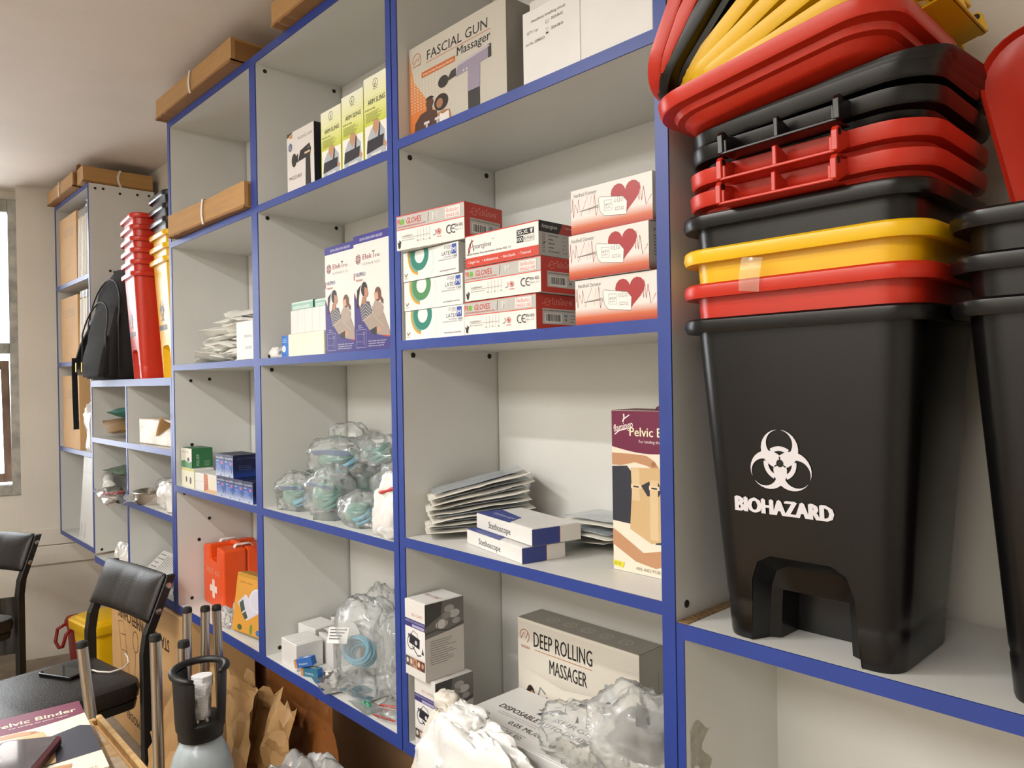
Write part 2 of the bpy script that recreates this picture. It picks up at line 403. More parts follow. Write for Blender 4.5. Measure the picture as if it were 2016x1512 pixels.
for xa, xb in ((-3.979, -3.447), (-3.430, -2.893)):
    for z in (1.262, 1.013): panel(A2, 'shelf', xa, xb, z-.024, z)
panel(A2, 'back_panel', -3.979, -2.893, .69, 1.503, y0=.288, y1=.296, edge=False)

# ================================================================== PRINT DESIGNS
RED_, INK, ORG = 'c62a20', '1d1b1c', 'b8642c'
def art_fascial(A, w, d, h):
    front(A); A.rect(0, 0, w, h, 'b9b4a8')
    A.raw([(0, h*.95), (0, 0), (w*.42, 0), (w*.20, h*.38), (w*.06, h*.62)], [(0, 1, 2, 3, 4)], ['c98a5a', 'c4631c', 'cf8a52', 'c97a3c', 'c98a5a'])
    for i in range(13):
        for j in range(13):
            x, y = w*(.03+.035*i), h*(.30+.032*j)
            if x/w+.55*y/h < .62+.02*(i % 3): A.ell(x, y, .0019, .0019, 'd8c6ae', 6); A.k -= 1
    A.text('FASCIAL GUN', w*.21, h*.79, h*.098, '1a1815', w*.62, .018, shear=.05); A.rect(w*.20, h*.762, w*.66, .0014, 'b3632e')
    A.text('Massager', w*.53, h*.665, h*.088, '1a1815', w*.325, .025, shear=.08)
    A.poly([(w*.145, h*.655), (w*.15, h*.625), (w*.51, h*.625), (w*.515, h*.685), (w*.15, h*.685)], 'b5622b'); A.text('6-level variable frequency vibration', w*.165, h*.643, h*.022, 'e8ddcf', w*.33)
    A.ring(w*.095, h*.84, w*.045, w*.05, 'b3632e', 20, -60, 200); A.line([(w*.06, h*.81), (w*.10, h*.86), (w*.11, h*.82), (w*.13, h*.87)], .002, 'b3632e'); A.text('WAKANDA', w*.05, h*.775, h*.018, 'b3632e', w*.09)
    # the gun
    A.poly([(w*.52, h*.46), (w*.86, h*.50), (w*.86, h*.62), (w*.54, h*.58)], '8d8496'); A.poly([(w*.64, h*.49), (w*.76, h*.50), (w*.755, h*.26), (w*.635, h*.26)], '8d8496')
    A.rect(w*.835, h*.495, w*.03, h*.128, '24211f'); A.rect(w*.638, h*.0, w*.115, h*.26, '2b2927'); A.ell(w*.385, h*.48, w*.055, h*.062, '262422'); A.poly([(w*.42, h*.46), (w*.52, h*.475), (w*.52, h*.555), (w*.47, h*.545)], '34302e')
    A.poly([(w*.54, h*.56), (w*.85, h*.60), (w*.85, h*.615), (w*.54, h*.577)], 'b3aab8'); A.ell(w*.60, h*.49, .002, .002, 'd9d4d8'); A.ell(w*.63, h*.492, .002, .002, 'd9d4d8')
    # man and woman
    A.poly([(w*.05, h*.02), (w*.07, h*.17), (w*.13, h*.24), (w*.22, h*.26), (w*.31, h*.22), (w*.33, h*.02)], '4a3024'); A.rect(w*.20, h*.24, w*.06, h*.05, '4a3024'); A.ell(w*.235, h*.325, w*.043, h*.052, '513628'); A.ell(w*.235, h*.365, w*.044, h*.03, '1c1512', a0=0, a1=180)
    A.ell(w*.36, h*.28, w*.075, h*.085, '231814'); A.poly([(w*.30, h*.02), (w*.32, h*.18), (w*.39, h*.19), (w*.45, h*.17), (w*.47, h*.02)], '9a6a4d'); A.poly([(w*.335, h*.02), (w*.345, h*.17), (w*.38, h*.15), (w*.44, h*.165), (w*.45, h*.02)], 'dad5cd'); A.ell(w*.345, h*.275, w*.036, h*.05, '9a6a4d')
    for x in (.17, .29): A.rect(w*x, h*.115, w*.06, h*.028, 'c9c4c8'); A.rect(w*(x+.02), h*.07, w*.02, h*.05, 'b9b4b8')
    A.text('WK-30', w*.80, h*.02, h*.05, INK, w*.16)
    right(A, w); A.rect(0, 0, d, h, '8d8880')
    for i, t in enumerate(('Alleviate muscle stiffness and soreness', 'Enhance blood circulation', 'Improve health of soft tissues', 'Increase motion range')):
        A.text(t, d*(.36+.11*i), h*.30, .0052, '3b3836', h*(.36-.05*i), rot=pi/2); A.ell(d*(.34+.11*i), h*.28, .0016, .0016, '2c2a29', 8)
    A.text('MADE IN CHINA', d*.82, h*.28, .008, '2c2a29', h*.27, rot=pi/2)
def art_anaes(A, w, d, h, n=0):
    front(A)
    if n == 0:
        A.text('Anesthesia breathing circuit', w*.16, h*.82, .0055, INK, w*.6); A.text('QTY: 1 pc', w*.08, h*.68, .005, INK)
        A.text('Lot No. 22080523', w*.06, h*.53, .005, INK, w*.34); A.text('2023-08-02', w*.52, h*.735, .005, INK, w*.2); A.text('2026-08-01', w*.52, h*.605, .005, INK, w*.2)
        A.line([(w*.42, h*.72), (w*.48, h*.72), (w*.48, h*.77), (w*.45, h*.745), (w*.42, h*.76), (w*.42, h*.72)], .0006, INK); A.line([(w*.42, h*.65), (w*.47, h*.65), (w*.43, h*.59), (w*.47, h*.59)], .0006, INK); A.rect(w*.425, h*.575, w*.045, h*.02, INK)
def art_pro(A, w, d, h):
    front(A); A.rect(0, 0, w, h, 'e3e1dc'); A.rect(0, h*.60, w, h*.40, 'b9b7b2'); A.rect(0, h*.575, w, h*.028, 'd2544a'); A.rect(0, h*.975, w, h*.025, 'c9362c')
    A.text('PRO', w*.01, h*.73, h*.17, 'c8352b', w*.105, .02); A.ell(w*.095, h*.81, h*.085, h*.085, '6fae3a'); A.text('GLOVES', w*.155, h*.73, h*.17, 'c8352b', w*.225, .02, shear=.12)
    A.text('LATEX POWDER FREE EXAMINATION GLOVES', w*.01, h*.645, h*.05, 'c8352b', w*.44); A.line([(w*.485, h*.66), (w*.495, h*.94)], .0012, '5b5855')
    A.text('M', w*.56, h*.70, h*.20, 'efeeeb', bold=.06); A.text('M', w*.564, h*.706, h*.18, 'b9b7b2')
    A.rect(w*.735, h*.64, w*.215, h*.30, 'dedbd6'); A.text('ใช้ครั้งเดียว', w*.75, h*.80, h*.09, 'c8352b', w*.18); A.text('SINGLE USE', w*.75, h*.67, h*.085, 'c8352b', w*.185)
    A.text('การเพื่อมือขวา', w*.09, h*.36, h*.055, '5b5855', w*.16); A.rect(w*.09, h*.325, w*.42, .0005, '77736f'); A.text('Place to measure hand size', w*.09, h*.255, h*.035, '5b5855', w*.19)
    for i, t in enumerate(('XS', 'S', 'M', 'L', 'XL')): A.rect(w*(.33+.045*i), h*.25, .0005, h*.28, '8d8985'); A.text(t, w*(.33+.045*i), h*.17, h*.05, INK, align='c')
    A.ell(w*.045, h*.14, h*.05, h*.09, '2a2827'); A.line([(w*.035, h*.16), (w*.02, h*.24)], .002, '2a2827'); A.line([(w*.05, h*.2), (w*.05, h*.29)], .002, '2a2827'); A.line([(w*.06, h*.18), (w*.07, h*.26)], .002, '2a2827')
    A.ring(w*.575, h*.33, h*.07, h*.085, '55514e', 16, -120, 60); A.ring(w*.645, h*.33, h*.07, h*.085, 'c8352b'); A.line([(w*.615, h*.19), (w*.68, h*.19)], .001, 'c8352b'); A.ell(w*.645, h*.33, h*.035, h*.045, 'c8352b')
    A.ring(w*.795, h*.33, h*.095, h*.12, INK, 14, 60, 300); A.ring(w*.855, h*.33, h*.095, h*.12, INK, 14, 60, 300); A.rect(w*.832, h*.32, h*.09, h*.022, INK)
    A.text('EN 455', w*.875, h*.36, h*.085, INK, w*.105); A.text('Parts 1, 2, 3', w*.875, h*.27, h*.045, '55514e', w*.105)
    right(A, w); A.rect(0, 0, d, h, 'c0392c')
    A.ring(d*.25, h*.78, h*.09, h*.11, 'd8837a'); A.line([(d*.13, h*.72), (d*.38, h*.86)], .0012, 'd8837a'); A.text('โปรโกลฟ', d*.36, h*.72, h*.16, 'd98f86', d*.48)
    A.rect(d*.14, h*.16, d*.80, h*.44, 'c4beb8'); A.text('LATEX EXAMINATION POWDER FREE GLOVES', d*.15, h*.52, h*.05, INK, d*.76, .01); A.barcode(d*.19, h*.20, d*.40, h*.26, 3); A.rect(d*.64, h*.36, d*.09, h*.1, '8aa3bd'); A.text('SIZE', d*.65, h*.39, h*.035, INK); A.text('M', d*.66, h*.25, h*.085, '1e2c5c', bold=.02); A.lines(d*.78, h*.42, d*.13, 3, .006, .0012, '77726e')
    top(A, h); A.rect(0, 0, w, d, 'b9b7b2'); A.rect(0, 0, w, d*.04, 'c9362c')
def art_latex(c1='2b7f6f'):
    def f(A, w, d, h):
        front(A); A.rect(0, 0, w, h, 'e4e4e0')
        def arc(x, y, r0, r1, col, a0, a1):
            ps = [(x+r*cos(radians(a)), y+1.0*r*sin(radians(a))) for r in (r0, r1) for a in [a0+(a1-a0)*i/30 for i in range(31)]]
            ps = [(max(0, px), max(0, min(h, py))) for px, py in ps]
            A.raw(ps, [(i, i+1, 32+i, 31+i) for i in range(30)], col)
        arc(w*.36, h*.52, h*.55, h*.74, 'd3ddd9', 0, 360); arc(w*.28, h*.70, h*.66, h*.82, 'dfe5e2', 0, 360)
        arc(w*.31, h*.84, h*.60, h*.68, 'd39a2c', 130, 262); arc(w*.31, h*.84, h*.50, h*.60, '7aa08a', 130, 262); arc(w*.315, h*.84, h*.28, h*.53, c1, 0, 360)
        A.text('Z1250', w*.755, h*.86, h*.09, '2c2a55', w*.115); A.text('SERIES', w*.80, h*.815, h*.025, '2c2a55', w*.07); A.text('LATEX', w*.72, h*.63, h*.13, '33325c', w*.175)
        A.text('POWDERED', w*.755, h*.545, h*.045, '6b6a7c', w*.13); A.text('EXAMINATION GLOVES', w*.66, h*.475, h*.042, '6b6a7c', w*.225); A.text('100', w*.905, h*.52, h*.085, '33325c', w*.07, .01); A.text('PIECES', w*.905, h*.475, h*.03, '6b6a7c', w*.06)
        A.rect(w*.89, h*.63, w*.075, h*.32, '3b55a5'); A.text('M', w*.9275, h*.70, h*.15, 'e9e9ee', w*.05, .03, 'c')
        A.text('www.bergamot.com.my', w*.68, h*.12, h*.055, '2c2a2a', w*.27); A.poly([(w*.03, h*.26), (w*.05, h*.16), (w*.085, h*.24), (w*.05, h*.20)], 'c5402c'); A.line([(w*.03, h*.28), (w*.05, h*.17), (w*.09, h*.27)], .0015, '3f3b3a'); A.text('BERGAMOT', w*.03, h*.10, h*.028, '77736f', w*.06)
        right(A, w); A.rect(0, 0, d, h, 'c9c7c3'); A.lines(d*.1, h*.45, d*.6, 5, .006, .0012, '5f5c5a', 5)
    return f
def art_antarc(A, w, d, h):
    front(A); A.rect(0, 0, w, h, 'e3e2de'); A.rect(0, h*.965, w, h*.035, 'c0342a'); A.rect(0, 0, w, h*.29, 'c7402f')
    A.line([(w*.045, h*.42), (w*.05, h*.60), (w*.075, h*.74), (w*.12, h*.82)], .0028, 'b52a22'); A.line([(w*.055, h*.44), (w*.095, h*.86), (w*.125, h*.50)], .003, '1c1a1a'); A.line([(w*.06, h*.58), (w*.13, h*.66)], .0014, 'b52a22')
    A.text('ntarcglove', w*.135, h*.55, h*.155, '1c1a1a', w*.24, shear=.18); A.text('TM', w*.385, h*.73, h*.045, INK)
    A.text('Nitrile Powder Free Examination Gloves AQL 1.5', w*.02, h*.37, h*.062, '2b2727', w*.62, .012, shear=.12)
    A.text('• Single Use    • Ambidextrous    • Non-Sterile    • Textured', w*.04, h*.105, h*.085, 'efe9e4', w*.86, .015)
    A.rect(w*.725, h*.66, w*.22, h*.17, '1a1818'); A.text('XS-XL', w*.735, h*.69, h*.11, 'eeeeec', w*.14, .02); A.ell(w*.915, h*.725, h*.03, h*.05, 'eeeeec')
    for i in range(4): A.line([(w*(.905+.007*i), h*.74), (w*(.900+.010*i), h*.81)], .0009, 'eeeeec')
    A.rect(w*.725, h*.455, w*.085, h*.18, '1a1818'); A.text('100', w*.73, h*.49, h*.11, 'eeeeec', w*.072, .03); A.rect(w*.815, h*.455, w*.13, h*.18, 'cfcdca'); A.text('By Weight', w*.82, h*.52, h*.07, '3a3736', w*.12)
    right(A, w); A.rect(0, 0, d, h, 'b3b0ac'); A.rect(0, h*.68, d, h*.32, '1d1b1c'); A.poly([(d*.46, h*.68), (d, h*.68), (d, h), (d*.56, h)], 'a83228'); A.text('Antarcglove', d*.06, h*.80, h*.12, 'd8d4d2', d*.36, shear=.15); A.text('• Single Use', d*.6, h*.87, h*.045, 'e2dcd8')
    for i, (t, u) in enumerate((('EXTRA SMALL', '5 - 6'), ('SMALL', '6 - 7'), ('MEDIUM', '7 - 8'), ('LARGE', '8 - 9'), ('EXTRA LARGE', '9 - 10'))):
        y = h*(.56-.115*i); A.rect(d*.08, y, h*.09, h*.08, '3a3736'); A.rect(d*.08+.0008, y+.0008, h*.09-.0016, h*.08-.0016, 'bcb9b5'); A.text(t, d*.22, y+h*.015, h*.05, '2b2828'); A.text(u, d*.55, y+h*.015, h*.05, '2b2828')
    A.line([(d*.09, h*.37), (d*.105, h*.345), (d*.15, h*.41)], .0012, INK)
def heart(A, x, y, r, col):
    ps = []
    for i in range(28):
        t = 2*pi*i/28; ps.append((x+r*sin(t)**3, y+r*(13*cos(t)-5*cos(2*t)-2*cos(3*t)-cos(4*t))/16))
    A.poly(ps, col)
def art_oxi(A, w, d, h):
    front(A); A.rect(0, 0, w, h, 'ded9d3'); A.grad(0, h*.16, w, h*.20, 'c9683f', 'ded9d3'); A.grad(0, 0, w, h*.165, 'a8301f', 'c9683f')
    A.text('Handheld Oximeter', w*.04, h*.83, h*.085, '2b2827', w*.30, shear=.03)
    for xs in ([0.01, .025, .035, .06, .09, .10, .13, .22, .25, .27, .29, .31, .33, .36], [.45, .462, .475, .49, .55], [.80, .83, .85, .86, .88, .90, .93, .99]):
        R = random.Random(int(xs[0]*100)+5); A.line([(w*x, h*(.52+(R.uniform(.1, .34) if i % 2 else -R.uniform(.04, .24))*(i not in (0, len(xs)-1)))) for i, x in enumerate(xs)], .0011, '9c2a2a')
    heart(A, w*.69, h*.62, w*.175, 'a3282b'); A.text('', 0, 0, .01, INK)
    P = [(w*.36, h*.68), (w*.38, h*.40), (w*.43, h*.29), (w*.70, h*.22), (w*.71, h*.50), (w*.66, h*.62), (w*.38, h*.72)]
    A.poly(P, 'e6e3df'); A.line(P+[P[0]], .0008, '5f5a58'); Q = [(w*.435, h*.62), (w*.435, h*.40), (w*.53, h*.38), (w*.53, h*.60)]; A.line(Q+[Q[0]], .0006, '6a6562'); A.text('98 72 73', w*.445, h*.49, h*.05, '3a3635', w*.075); A.line([(w*.445, h*.44), (w*.46, h*.46), (w*.475, h*.43), (w*.49, h*.46), (w*.51, h*.44)], .0006, '3a3635')
    for x, y, a, b in ((.56, .54, .022, .055), (.60, .52, .022, .13), (.64, .53, .022, .055), (.57, .36, .06, .05), (.645, .35, .022, .05)):
        q = [(w*x, h*y), (w*(x+a), h*y), (w*(x+a), h*(y+b)), (w*x, h*(y+b))]; A.line(q+[q[0]], .0006, '5f5a58')
    A.line([(w*.36, h*.55), (w*.30, h*.53), (w*.20, h*.51), (w*.12, h*.50)], .0012, '77716e'); A.line([(w*.36, h*.51), (w*.30, h*.51), (w*.18, h*.50)], .0008, '77716e')
    right(A, w); A.rect(0, 0, d, h, 'b4aea8'); A.grad(0, 0, d, h*.2, '7c2a1f', 'b4aea8'); A.text('Main features', d*.1, h*.8, h*.07, INK, d*.5, .02); A.lines(d*.1, h*.7, d*.7, 7, h*.065, h*.02, '5b5654', 4)
    top(A, h); A.rect(0, 0, w, d, 'a3342a')
def art_steth(A, w, d, h):
    front(A); A.text('Stethoscope', w*.24, h*.26, h*.42, '3a3836', w*.40, .008)
    right(A, w); A.rect(0, 0, d, h, '2c3a80'); A.rect(d*.56, 0, d*.012, h, 'c9743a'); A.rect(d*.572, 0, d*.428, h, 'd6d2cb')
    top(A, h+.001); A.poly([(0, 0), (w*.62, 0), (w*.50, d*.4), (0, d*.55)], '3d4a90'); A.text('Stethoscope', w*.12, d*.2, .012, 'c9c9d8', w*.4)
    for i in range(7): A.line([(w*(.5+.06*i), d*.95), (w*(.60+.06*i), d*.1)], .0007, 'c3bfb8')
def art_pelvic(A, w, d, h):
    front(A); A.rect(0, 0, w, h, 'e2d9c6')
    A.poly([(0, h), (0, h*.775)]+[(w*t, h*(.775-.05*sin(pi*t*.9)+.03*t)) for t in [i/12 for i in range(1, 13)]]+[(w, h)], '6b1f40')
    A.text('flamingo', w*.03, h*.865, h*.045, 'efe6e2', w*.26, .01, shear=.15, rot=.22); A.line([(w*.04, h*.85), (w*.10, h*.875), (w*.20, h*.89)], .002, 'efe6e2'); A.line([(w*.15, h*.93), (w*.17, h*.955), (w*.165, h*.98)], .003, 'efe6e2'); A.line([(w*.17, h*.95), (w*.24, h*.975)], .002, 'efe6e2')
    A.text('Pelvic Binder', w*.24, h*.845, h*.055, 'ece6c4', w*.70, .03); A.text('For binding the pelvic region', w*.36, h*.805, h*.018, 'e6dcdc', w*.5)
    SK, SKD, BG, NV = 'b98a66', '9c6d4c', 'c9aa7c', '2e303c'
    A.poly([(0, h*.66), (0, h*.735), (w*.25, h*.735), (w*.45, h*.73), (w*.55, h*.70), (w*.60, h*.665), (w*.57, h*.645), (w*.45, h*.67), (w*.3, h*.685), (w*.12, h*.66)], SK); A.ell(w*.54, h*.68, w*.03, h*.015, SKD)
    A.poly([(0, h*.31), (0, h*.65), (w*.2, h*.66), (w*.3, h*.60), (w*.3, h*.3)], NV); A.poly([(w*.55, h*.2), (w*.65, h*.56), (w*.92, h*.62), (w, h*.58), (w, h*.22)], NV)
    A.poly([(w*.23, h*.27), (w*.26, h*.50), (w*.25, h*.65), (w*.62, h*.66), (w*.64, h*.55), (w*.68, h*.50), (w*.64, h*.22), (w*.5, h*.20)], BG)
    A.poly([(w*.38, h*.545), (w*.48, h*.575), (w*.60, h*.57), (w*.64, h*.53), (w*.60, h*.49), (w*.46, h*.485)], NV)
    for x in (.26, .49): A.rect(w*x, h*.45 if x < .4 else h*.225, w*.10, h*.20 if x < .4 else h*.36, 'd4ba92'); A.rect(w*(x-.01), h*.525, w*.13, h*.025, 'ddc7a2'); A.rect(w*(x+.02), h*.531, w*.07, h*.01, '3a3432')
    A.poly([(0, h*.26), (w*.1, h*.23), (w*.4, h*.135), (w*.62, h*.165), (w*.75, h*.15), (w*.72, h*.09), (w*.55, h*.055), (w*.3, h*.075), (0, h*.16)], SK); A.line([(w*.62, h*.12), (w*.74, h*.12)], .0016, SKD)
    A.poly([(0, h*.028), (w*.13, h*.02), (w*.15, h*.055), (0, h*.06)], 'd8cf3a'); A.text('OC 316', w*.015, h*.034, h*.016, '3a3820', w*.09); A.text('AN AID FOR A NEW LIFE', w*.30, h*.025, h*.020, '9a8f7c', w*.62)
    right(A, w); A.rect(0, 0, d, h, 'd8cfbb'); A.rect(0, h*.78, d, h*.22, '6b1f40')
    top(A, h+.001); A.rect(0, 0, w, d, '5d1c38')
def art_sphyg(A, w, d, h):
    front(A); A.rect(0, 0, w, h, 'dcd9d4'); A.text('BIO-COMET', w*.36, h*.80, h*.036, 'b0623f', w*.52); A.rect(0, h*.645, w, h*.105, '3c3774'); A.text('ANEROID SPHYGMOMANOMETER', w*.02, h*.708, h*.026, 'b9b6d0', w*.95); A.rect(w*.36, h*.655, w*.60, h*.035, 'a9a6c6')
    A.rect(w*.04, h*.28, w*.94, h*.36, 'e4e2df'); A.poly([(w*.2, h*.43), (w*.26, h*.56), (w*.74, h*.52), (w*.72, h*.39)], '24242c'); A.ring(w*.30, h*.44, w*.17, w*.20, '35353d', 24, 60, 330); A.line([(w*.36, h*.40), (w*.5, h*.35), (w*.62, h*.30), (w*.8, h*.32)], .003, '35353d'); A.ell(w*.55, h*.46, w*.06, h*.03, 'c9c9ce'); A.line([(w*.3, h*.55), (w*.42, h*.61), (w*.62, h*.58), (w*.66, h*.52)], .002, '6a6a72'); A.ell(w*.20, h*.53, w*.05, h*.025, '55555f'); A.poly([(w*.82, h*.34), (w*.94, h*.34), (w*.88, h*.43)], '2c2c30')
    for i, c in enumerate(('4a4644', '8a7568', 'b08c78', '7c4f3e', '5f3a30')): A.rect(w*(.02+.19*i), h*.12, w*.195, h*.13, c); A.ell(w*(.11+.19*i), h*.19, w*.055, h*.035, ('cfcac4', 'd9b9a0', '96604a', 'd8c8b4', 'c59a80')[i])
    right(A, w); A.rect(0, 0, d, h, 'c6c2bd'); A.poly([(0, h*.55), (d, h*.62), (d, h), (0, h)], '6c6a68'); A.poly([(0, h*.70), (d*.4, h*.82), (d*.45, h), (0, h)], '3f3e3d')
    for x, y, r, c in ((.62, .88, .10, 'a6a4a2'), (.75, .80, .11, 'bcbab8'), (.55, .80, .09, '8f8d8b'), (.42, .70, .12, 'd0cecc'), (.80, .70, .08, 'a09e9c')): A.ell(d*x, h*y, d*r*1.3, h*r*.5, c)
    A.ring(d*.42, h*.70, d*.10, d*.13, '8a8886'); A.line([(0, h*.62), (d*.3, h*.64), (d*.6, h*.60), (d, h*.66)], .004, '4a4948')
    A.lines(d*.12, h*.50, d*.72, 11, h*.03, h*.008, '85827f', 9)
    top(A, h+.001); A.text('BIO-COMET', w*.15, d*.42, .011, 'b5826a', w*.7)
def art_deep(A, w, d, h):
    front(A); A.rect(0, 0, w, h, 'dbd5c9')
    A.raw([(0, h*.98), (0, h*.60), (w*.4, h*.52), (w, h*.62), (w, h*.98)], [(0, 1, 2, 3, 4)], ['cfc9be', 'd9d3c7', 'c4beb2', 'cdc7bb', 'd6d0c4']); A.poly([(0, h*.02), (0, h*.10), (w*.3, h*.04), (w*.55, h*.13), (w*.75, h*.02)], 'd9bf98')
    A.text('DEEP ROLLING', w*.15, h*.795, h*.125, '2b2826', w*.50, .02); A.rect(w*.155, h*.765, w*.495, .0016, 'b5713f'); A.text('MASSAGER', w*.29, h*.615, h*.115, '2b2826', w*.315, .02)
    A.ring(w*.065, h*.86, w*.04, w*.045, 'b3632e', 20, -60, 200); A.line([(w*.03, h*.83), (w*.06, h*.89), (w*.075, h*.84), (w*.10, h*.90)], .002, 'b3632e'); A.text('WAKANDA', w*.03, h*.755, h*.026, 'b3632e', w*.085)
    A.poly([(w*.04, h*.02), (w*.05, h*.14), (w*.09, h*.20), (w*.16, h*.16), (w*.20, h*.02)], 'a5785c'); A.ell(w*.115, h*.34, w*.045, h*.12, '2c1f1a'); A.poly([(w*.085, h*.40), (w*.08, h*.2), (w*.1, h*.18)], '2c1f1a'); A.ell(w*.13, h*.33, w*.03, h*.09, 'b88a6c'); A.rect(w*.11, h*.17, w*.03, h*.09, 'a5785c'); A.line([(w*.07, h*.2), (w*.09, h*.08), (w*.15, h*.05)], .004, '26211f'); A.poly([(w*.22, h*.02), (w*.215, h*.17), (w*.235, h*.18), (w*.25, h*.02)], 'b08468')
    A.line([(w*.23, h*.12), (w*.225, h*.28), (w*.185, h*.40), (w*.205, h*.47), (w*.25, h*.43)], .004, '7b8084'); A.ell(w*.262, h*.385, w*.012, h*.025, '222')if 0 else A.ell(w*.262, h*.385, w*.012, h*.025, '222224')
    A.poly([(w*.71, h*.36), (w*.745, h*.70), (w*.79, h*.70), (w*.90, h*.50), (w*.88, h*.45), (w*.80, h*.50), (w*.74, h*.36)], '9a9fa2'); A.poly([(w*.745, h*.66), (w*.79, h*.66), (w*.875, h*.47), (w*.80, h*.54)], 'c3c7c9'); A.ell(w*.73, h*.25, w*.035, h*.085, '262628'); A.line([(w*.73, h*.33), (w*.735, h*.39)], .006, '333336'); A.line([(w*.88, h*.47), (w*.91, h*.40), (w*.92, h*.30)], .006, '3d3d40')
    A.ell(w*.60, h*.10, w*.03, h*.09, '2b2b2d'); A.ell(w*.67, h*.02, w*.025, h*.05, '2b2b2d'); A.line([(w*.40, h*.09), (w*.41, h*.14)], .0014, '4c4a48'); A.ring(w*.50, h*.08, w*.01, w*.014, 'b8935c')
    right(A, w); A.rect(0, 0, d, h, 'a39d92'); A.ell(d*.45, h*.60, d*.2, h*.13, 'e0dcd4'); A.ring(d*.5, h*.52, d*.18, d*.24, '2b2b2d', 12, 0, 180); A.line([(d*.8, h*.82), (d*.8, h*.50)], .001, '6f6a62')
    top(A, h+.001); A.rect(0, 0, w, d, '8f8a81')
    for i in range(5): A.ring(w*(.22+.15*i), d*.5, d*.17, d*.20, 'b3aea5', 14); A.line([(w*(.20+.15*i), d*.4), (w*(.22+.15*i), d*.62), (w*(.24+.15*i), d*.4)], .0015, 'c4c0b8')
def art_syringe(A, w, d, h):
    front(A); A.text('DISPOSABLE AUTO-DISABLE SYRINGE', w*.20, h*.60, h*.15, '3a3836', w*.78, .02); A.lines(w*.36, h*.48, w*.3, 2, .007, .001, '6b6866'); A.text('Do not use if the package is damaged', w*.62, h*.40, .005, '5a5755', w*.3)
    top(A, h+.001); A.rect(w*.30, .0, .0015, d*.12, '8a8784')
    A.text('SURGICARE', w*.42, d*.62, .016, '3a3d48', w*.40); A.poly([(w*.30, d*.62), (w*.345, d*.86), (w*.42, d*.86), (w*.39, d*.78), (w*.355, d*.78), (w*.33, d*.62)], '2b3040'); A.rect(w*.28, d*.71, w*.10, .003, '2b3040')
    A.text('DISPOSABLE AUTO-DISABLE SYRINGE', w*.10, d*.46, .017, '2f2d2c', w*.82, .02); A.lines(w*.14, d*.40, w*.3, 2, .007, .001, '77736f'); A.text('Do not use if the package is damaged', w*.55, d*.385, .005, '55524f', w*.3)
    A.text('0.05 ML/cc', w*.27, d*.24, .014, '3a3836', w*.22); A.text('27G×3/8"', w*.60, d*.22, .014, '3a3836', w*.2); q = [(w*.24, d*.07), (w*.44, d*.07), (w*.44, d*.155), (w*.24, d*.155)]; A.line(q+[q[0]], .0009, '3a3836'); A.text('STERILE  EO', w*.25, d*.085, .009, '3a3836', w*.18)
    A.ring(w*.12, d*.24, .006, .007, '3a3836'); A.text('2', w*.115, d*.22, .007, '3a3836'); A.ring(w*.17, d*.14, .005, .0062, INK, 12, 60, 300); A.ring(w*.183, d*.14, .005, .0062, INK, 12, 60, 300); A.text("Q'TY: 100 PCS", w*.70, d*.05, .009, '55524f', w*.2)

# ================================================================== STOCK IN THE SINGLE-COLUMN UNIT
E_ = .0004
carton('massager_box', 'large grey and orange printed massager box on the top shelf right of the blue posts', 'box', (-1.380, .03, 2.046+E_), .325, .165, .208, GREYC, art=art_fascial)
carton('white_carton', 'plain white carton with small black print on the top shelf beside the massager box', 'box', (-.985, .006, 2.046+E_), .142, .20, .135, art=lambda A, w, d, h: art_anaes(A, w, d, h))
carton('white_carton', 'plain blank white carton at the right end of the top shelf against the blue post', 'box', (-.839, .002, 2.046+E_), .150, .21, .135)
carton('white_carton', 'small white carton lying on top of the printed white carton at the ceiling', 'box', (-1.03, .07, 2.046+.136+E_), .17, .16, .06)
Z2 = 1.594+E_
pro = ('examination glove box with red end and grey band, ', 'box')
G1 = 'glove boxes'
for i, (c, pos) in enumerate((('2b7f6f', 'lowest of the three at the left end'), ('4d8a58', 'middle of the three at the left end'), ('2b7f6f', 'topmost of the three, under the red glove box'))):
    carton('glove_box', 'white latex glove box with green ring, '+pos, 'box', ((-1.376, -1.379, -1.381)[i], .006, Z2+.0655*i), (.207, .205, .200)[i], .115, .064, art=art_latex(c), rz=(0, .01, -.01)[i], group='white latex glove boxes')
carton('glove_box', 'red-ended glove box topmost of the left stack on the white boxes', 'box', (-1.367, -.020, Z2+.1970), .208, .117, .076, art=art_pro, rz=radians(6.5), group='red ended glove boxes')
carton('glove_box', 'red-ended glove box lowest of the middle stack on the shelf', 'box', (-1.166, .004, Z2), .207, .117, .066, art=art_pro, group='red ended glove boxes')
carton('glove_box', 'red-ended glove box in the middle of the middle stack', 'box', (-1.160, .002, Z2+.0675), .215, .117, .066, art=art_pro, rz=.008, group='red ended glove boxes')
carton('glove_box', 'white and red nitrile glove box topmost of the middle stack', 'box', (-1.154, .0, Z2+.135), .206, .117, .064, art=art_antarc, rz=.012)
for i, p in enumerate(('lowest of three by the right blue post', 'middle of three by the right blue post', 'topmost of three by the right blue post')):
    carton('oximeter_box', 'white oximeter box with red heart, '+p, 'box', ((-.862, -.872, -.868)[i], (.004, .0, .003)[i], Z2+.0785*i), .172, .13, .077, art=art_oxi, rz=(0, -.012, .006)[i], group='oximeter boxes with red hearts')
Z3 = 1.150+E_
carton('stethoscope_box', 'white and blue stethoscope box, lower of two on the shelf', 'box', (-1.235, .058, Z3), .225, .10, .030, art=art_steth, rz=radians(-12), group='stethoscope boxes')
carton('stethoscope_box', 'white and blue stethoscope box, upper of two on the shelf', 'box', (-1.222, .075, Z3+.0325), .222, .115, .032, art=art_steth, rz=radians(-12), group='stethoscope boxes')
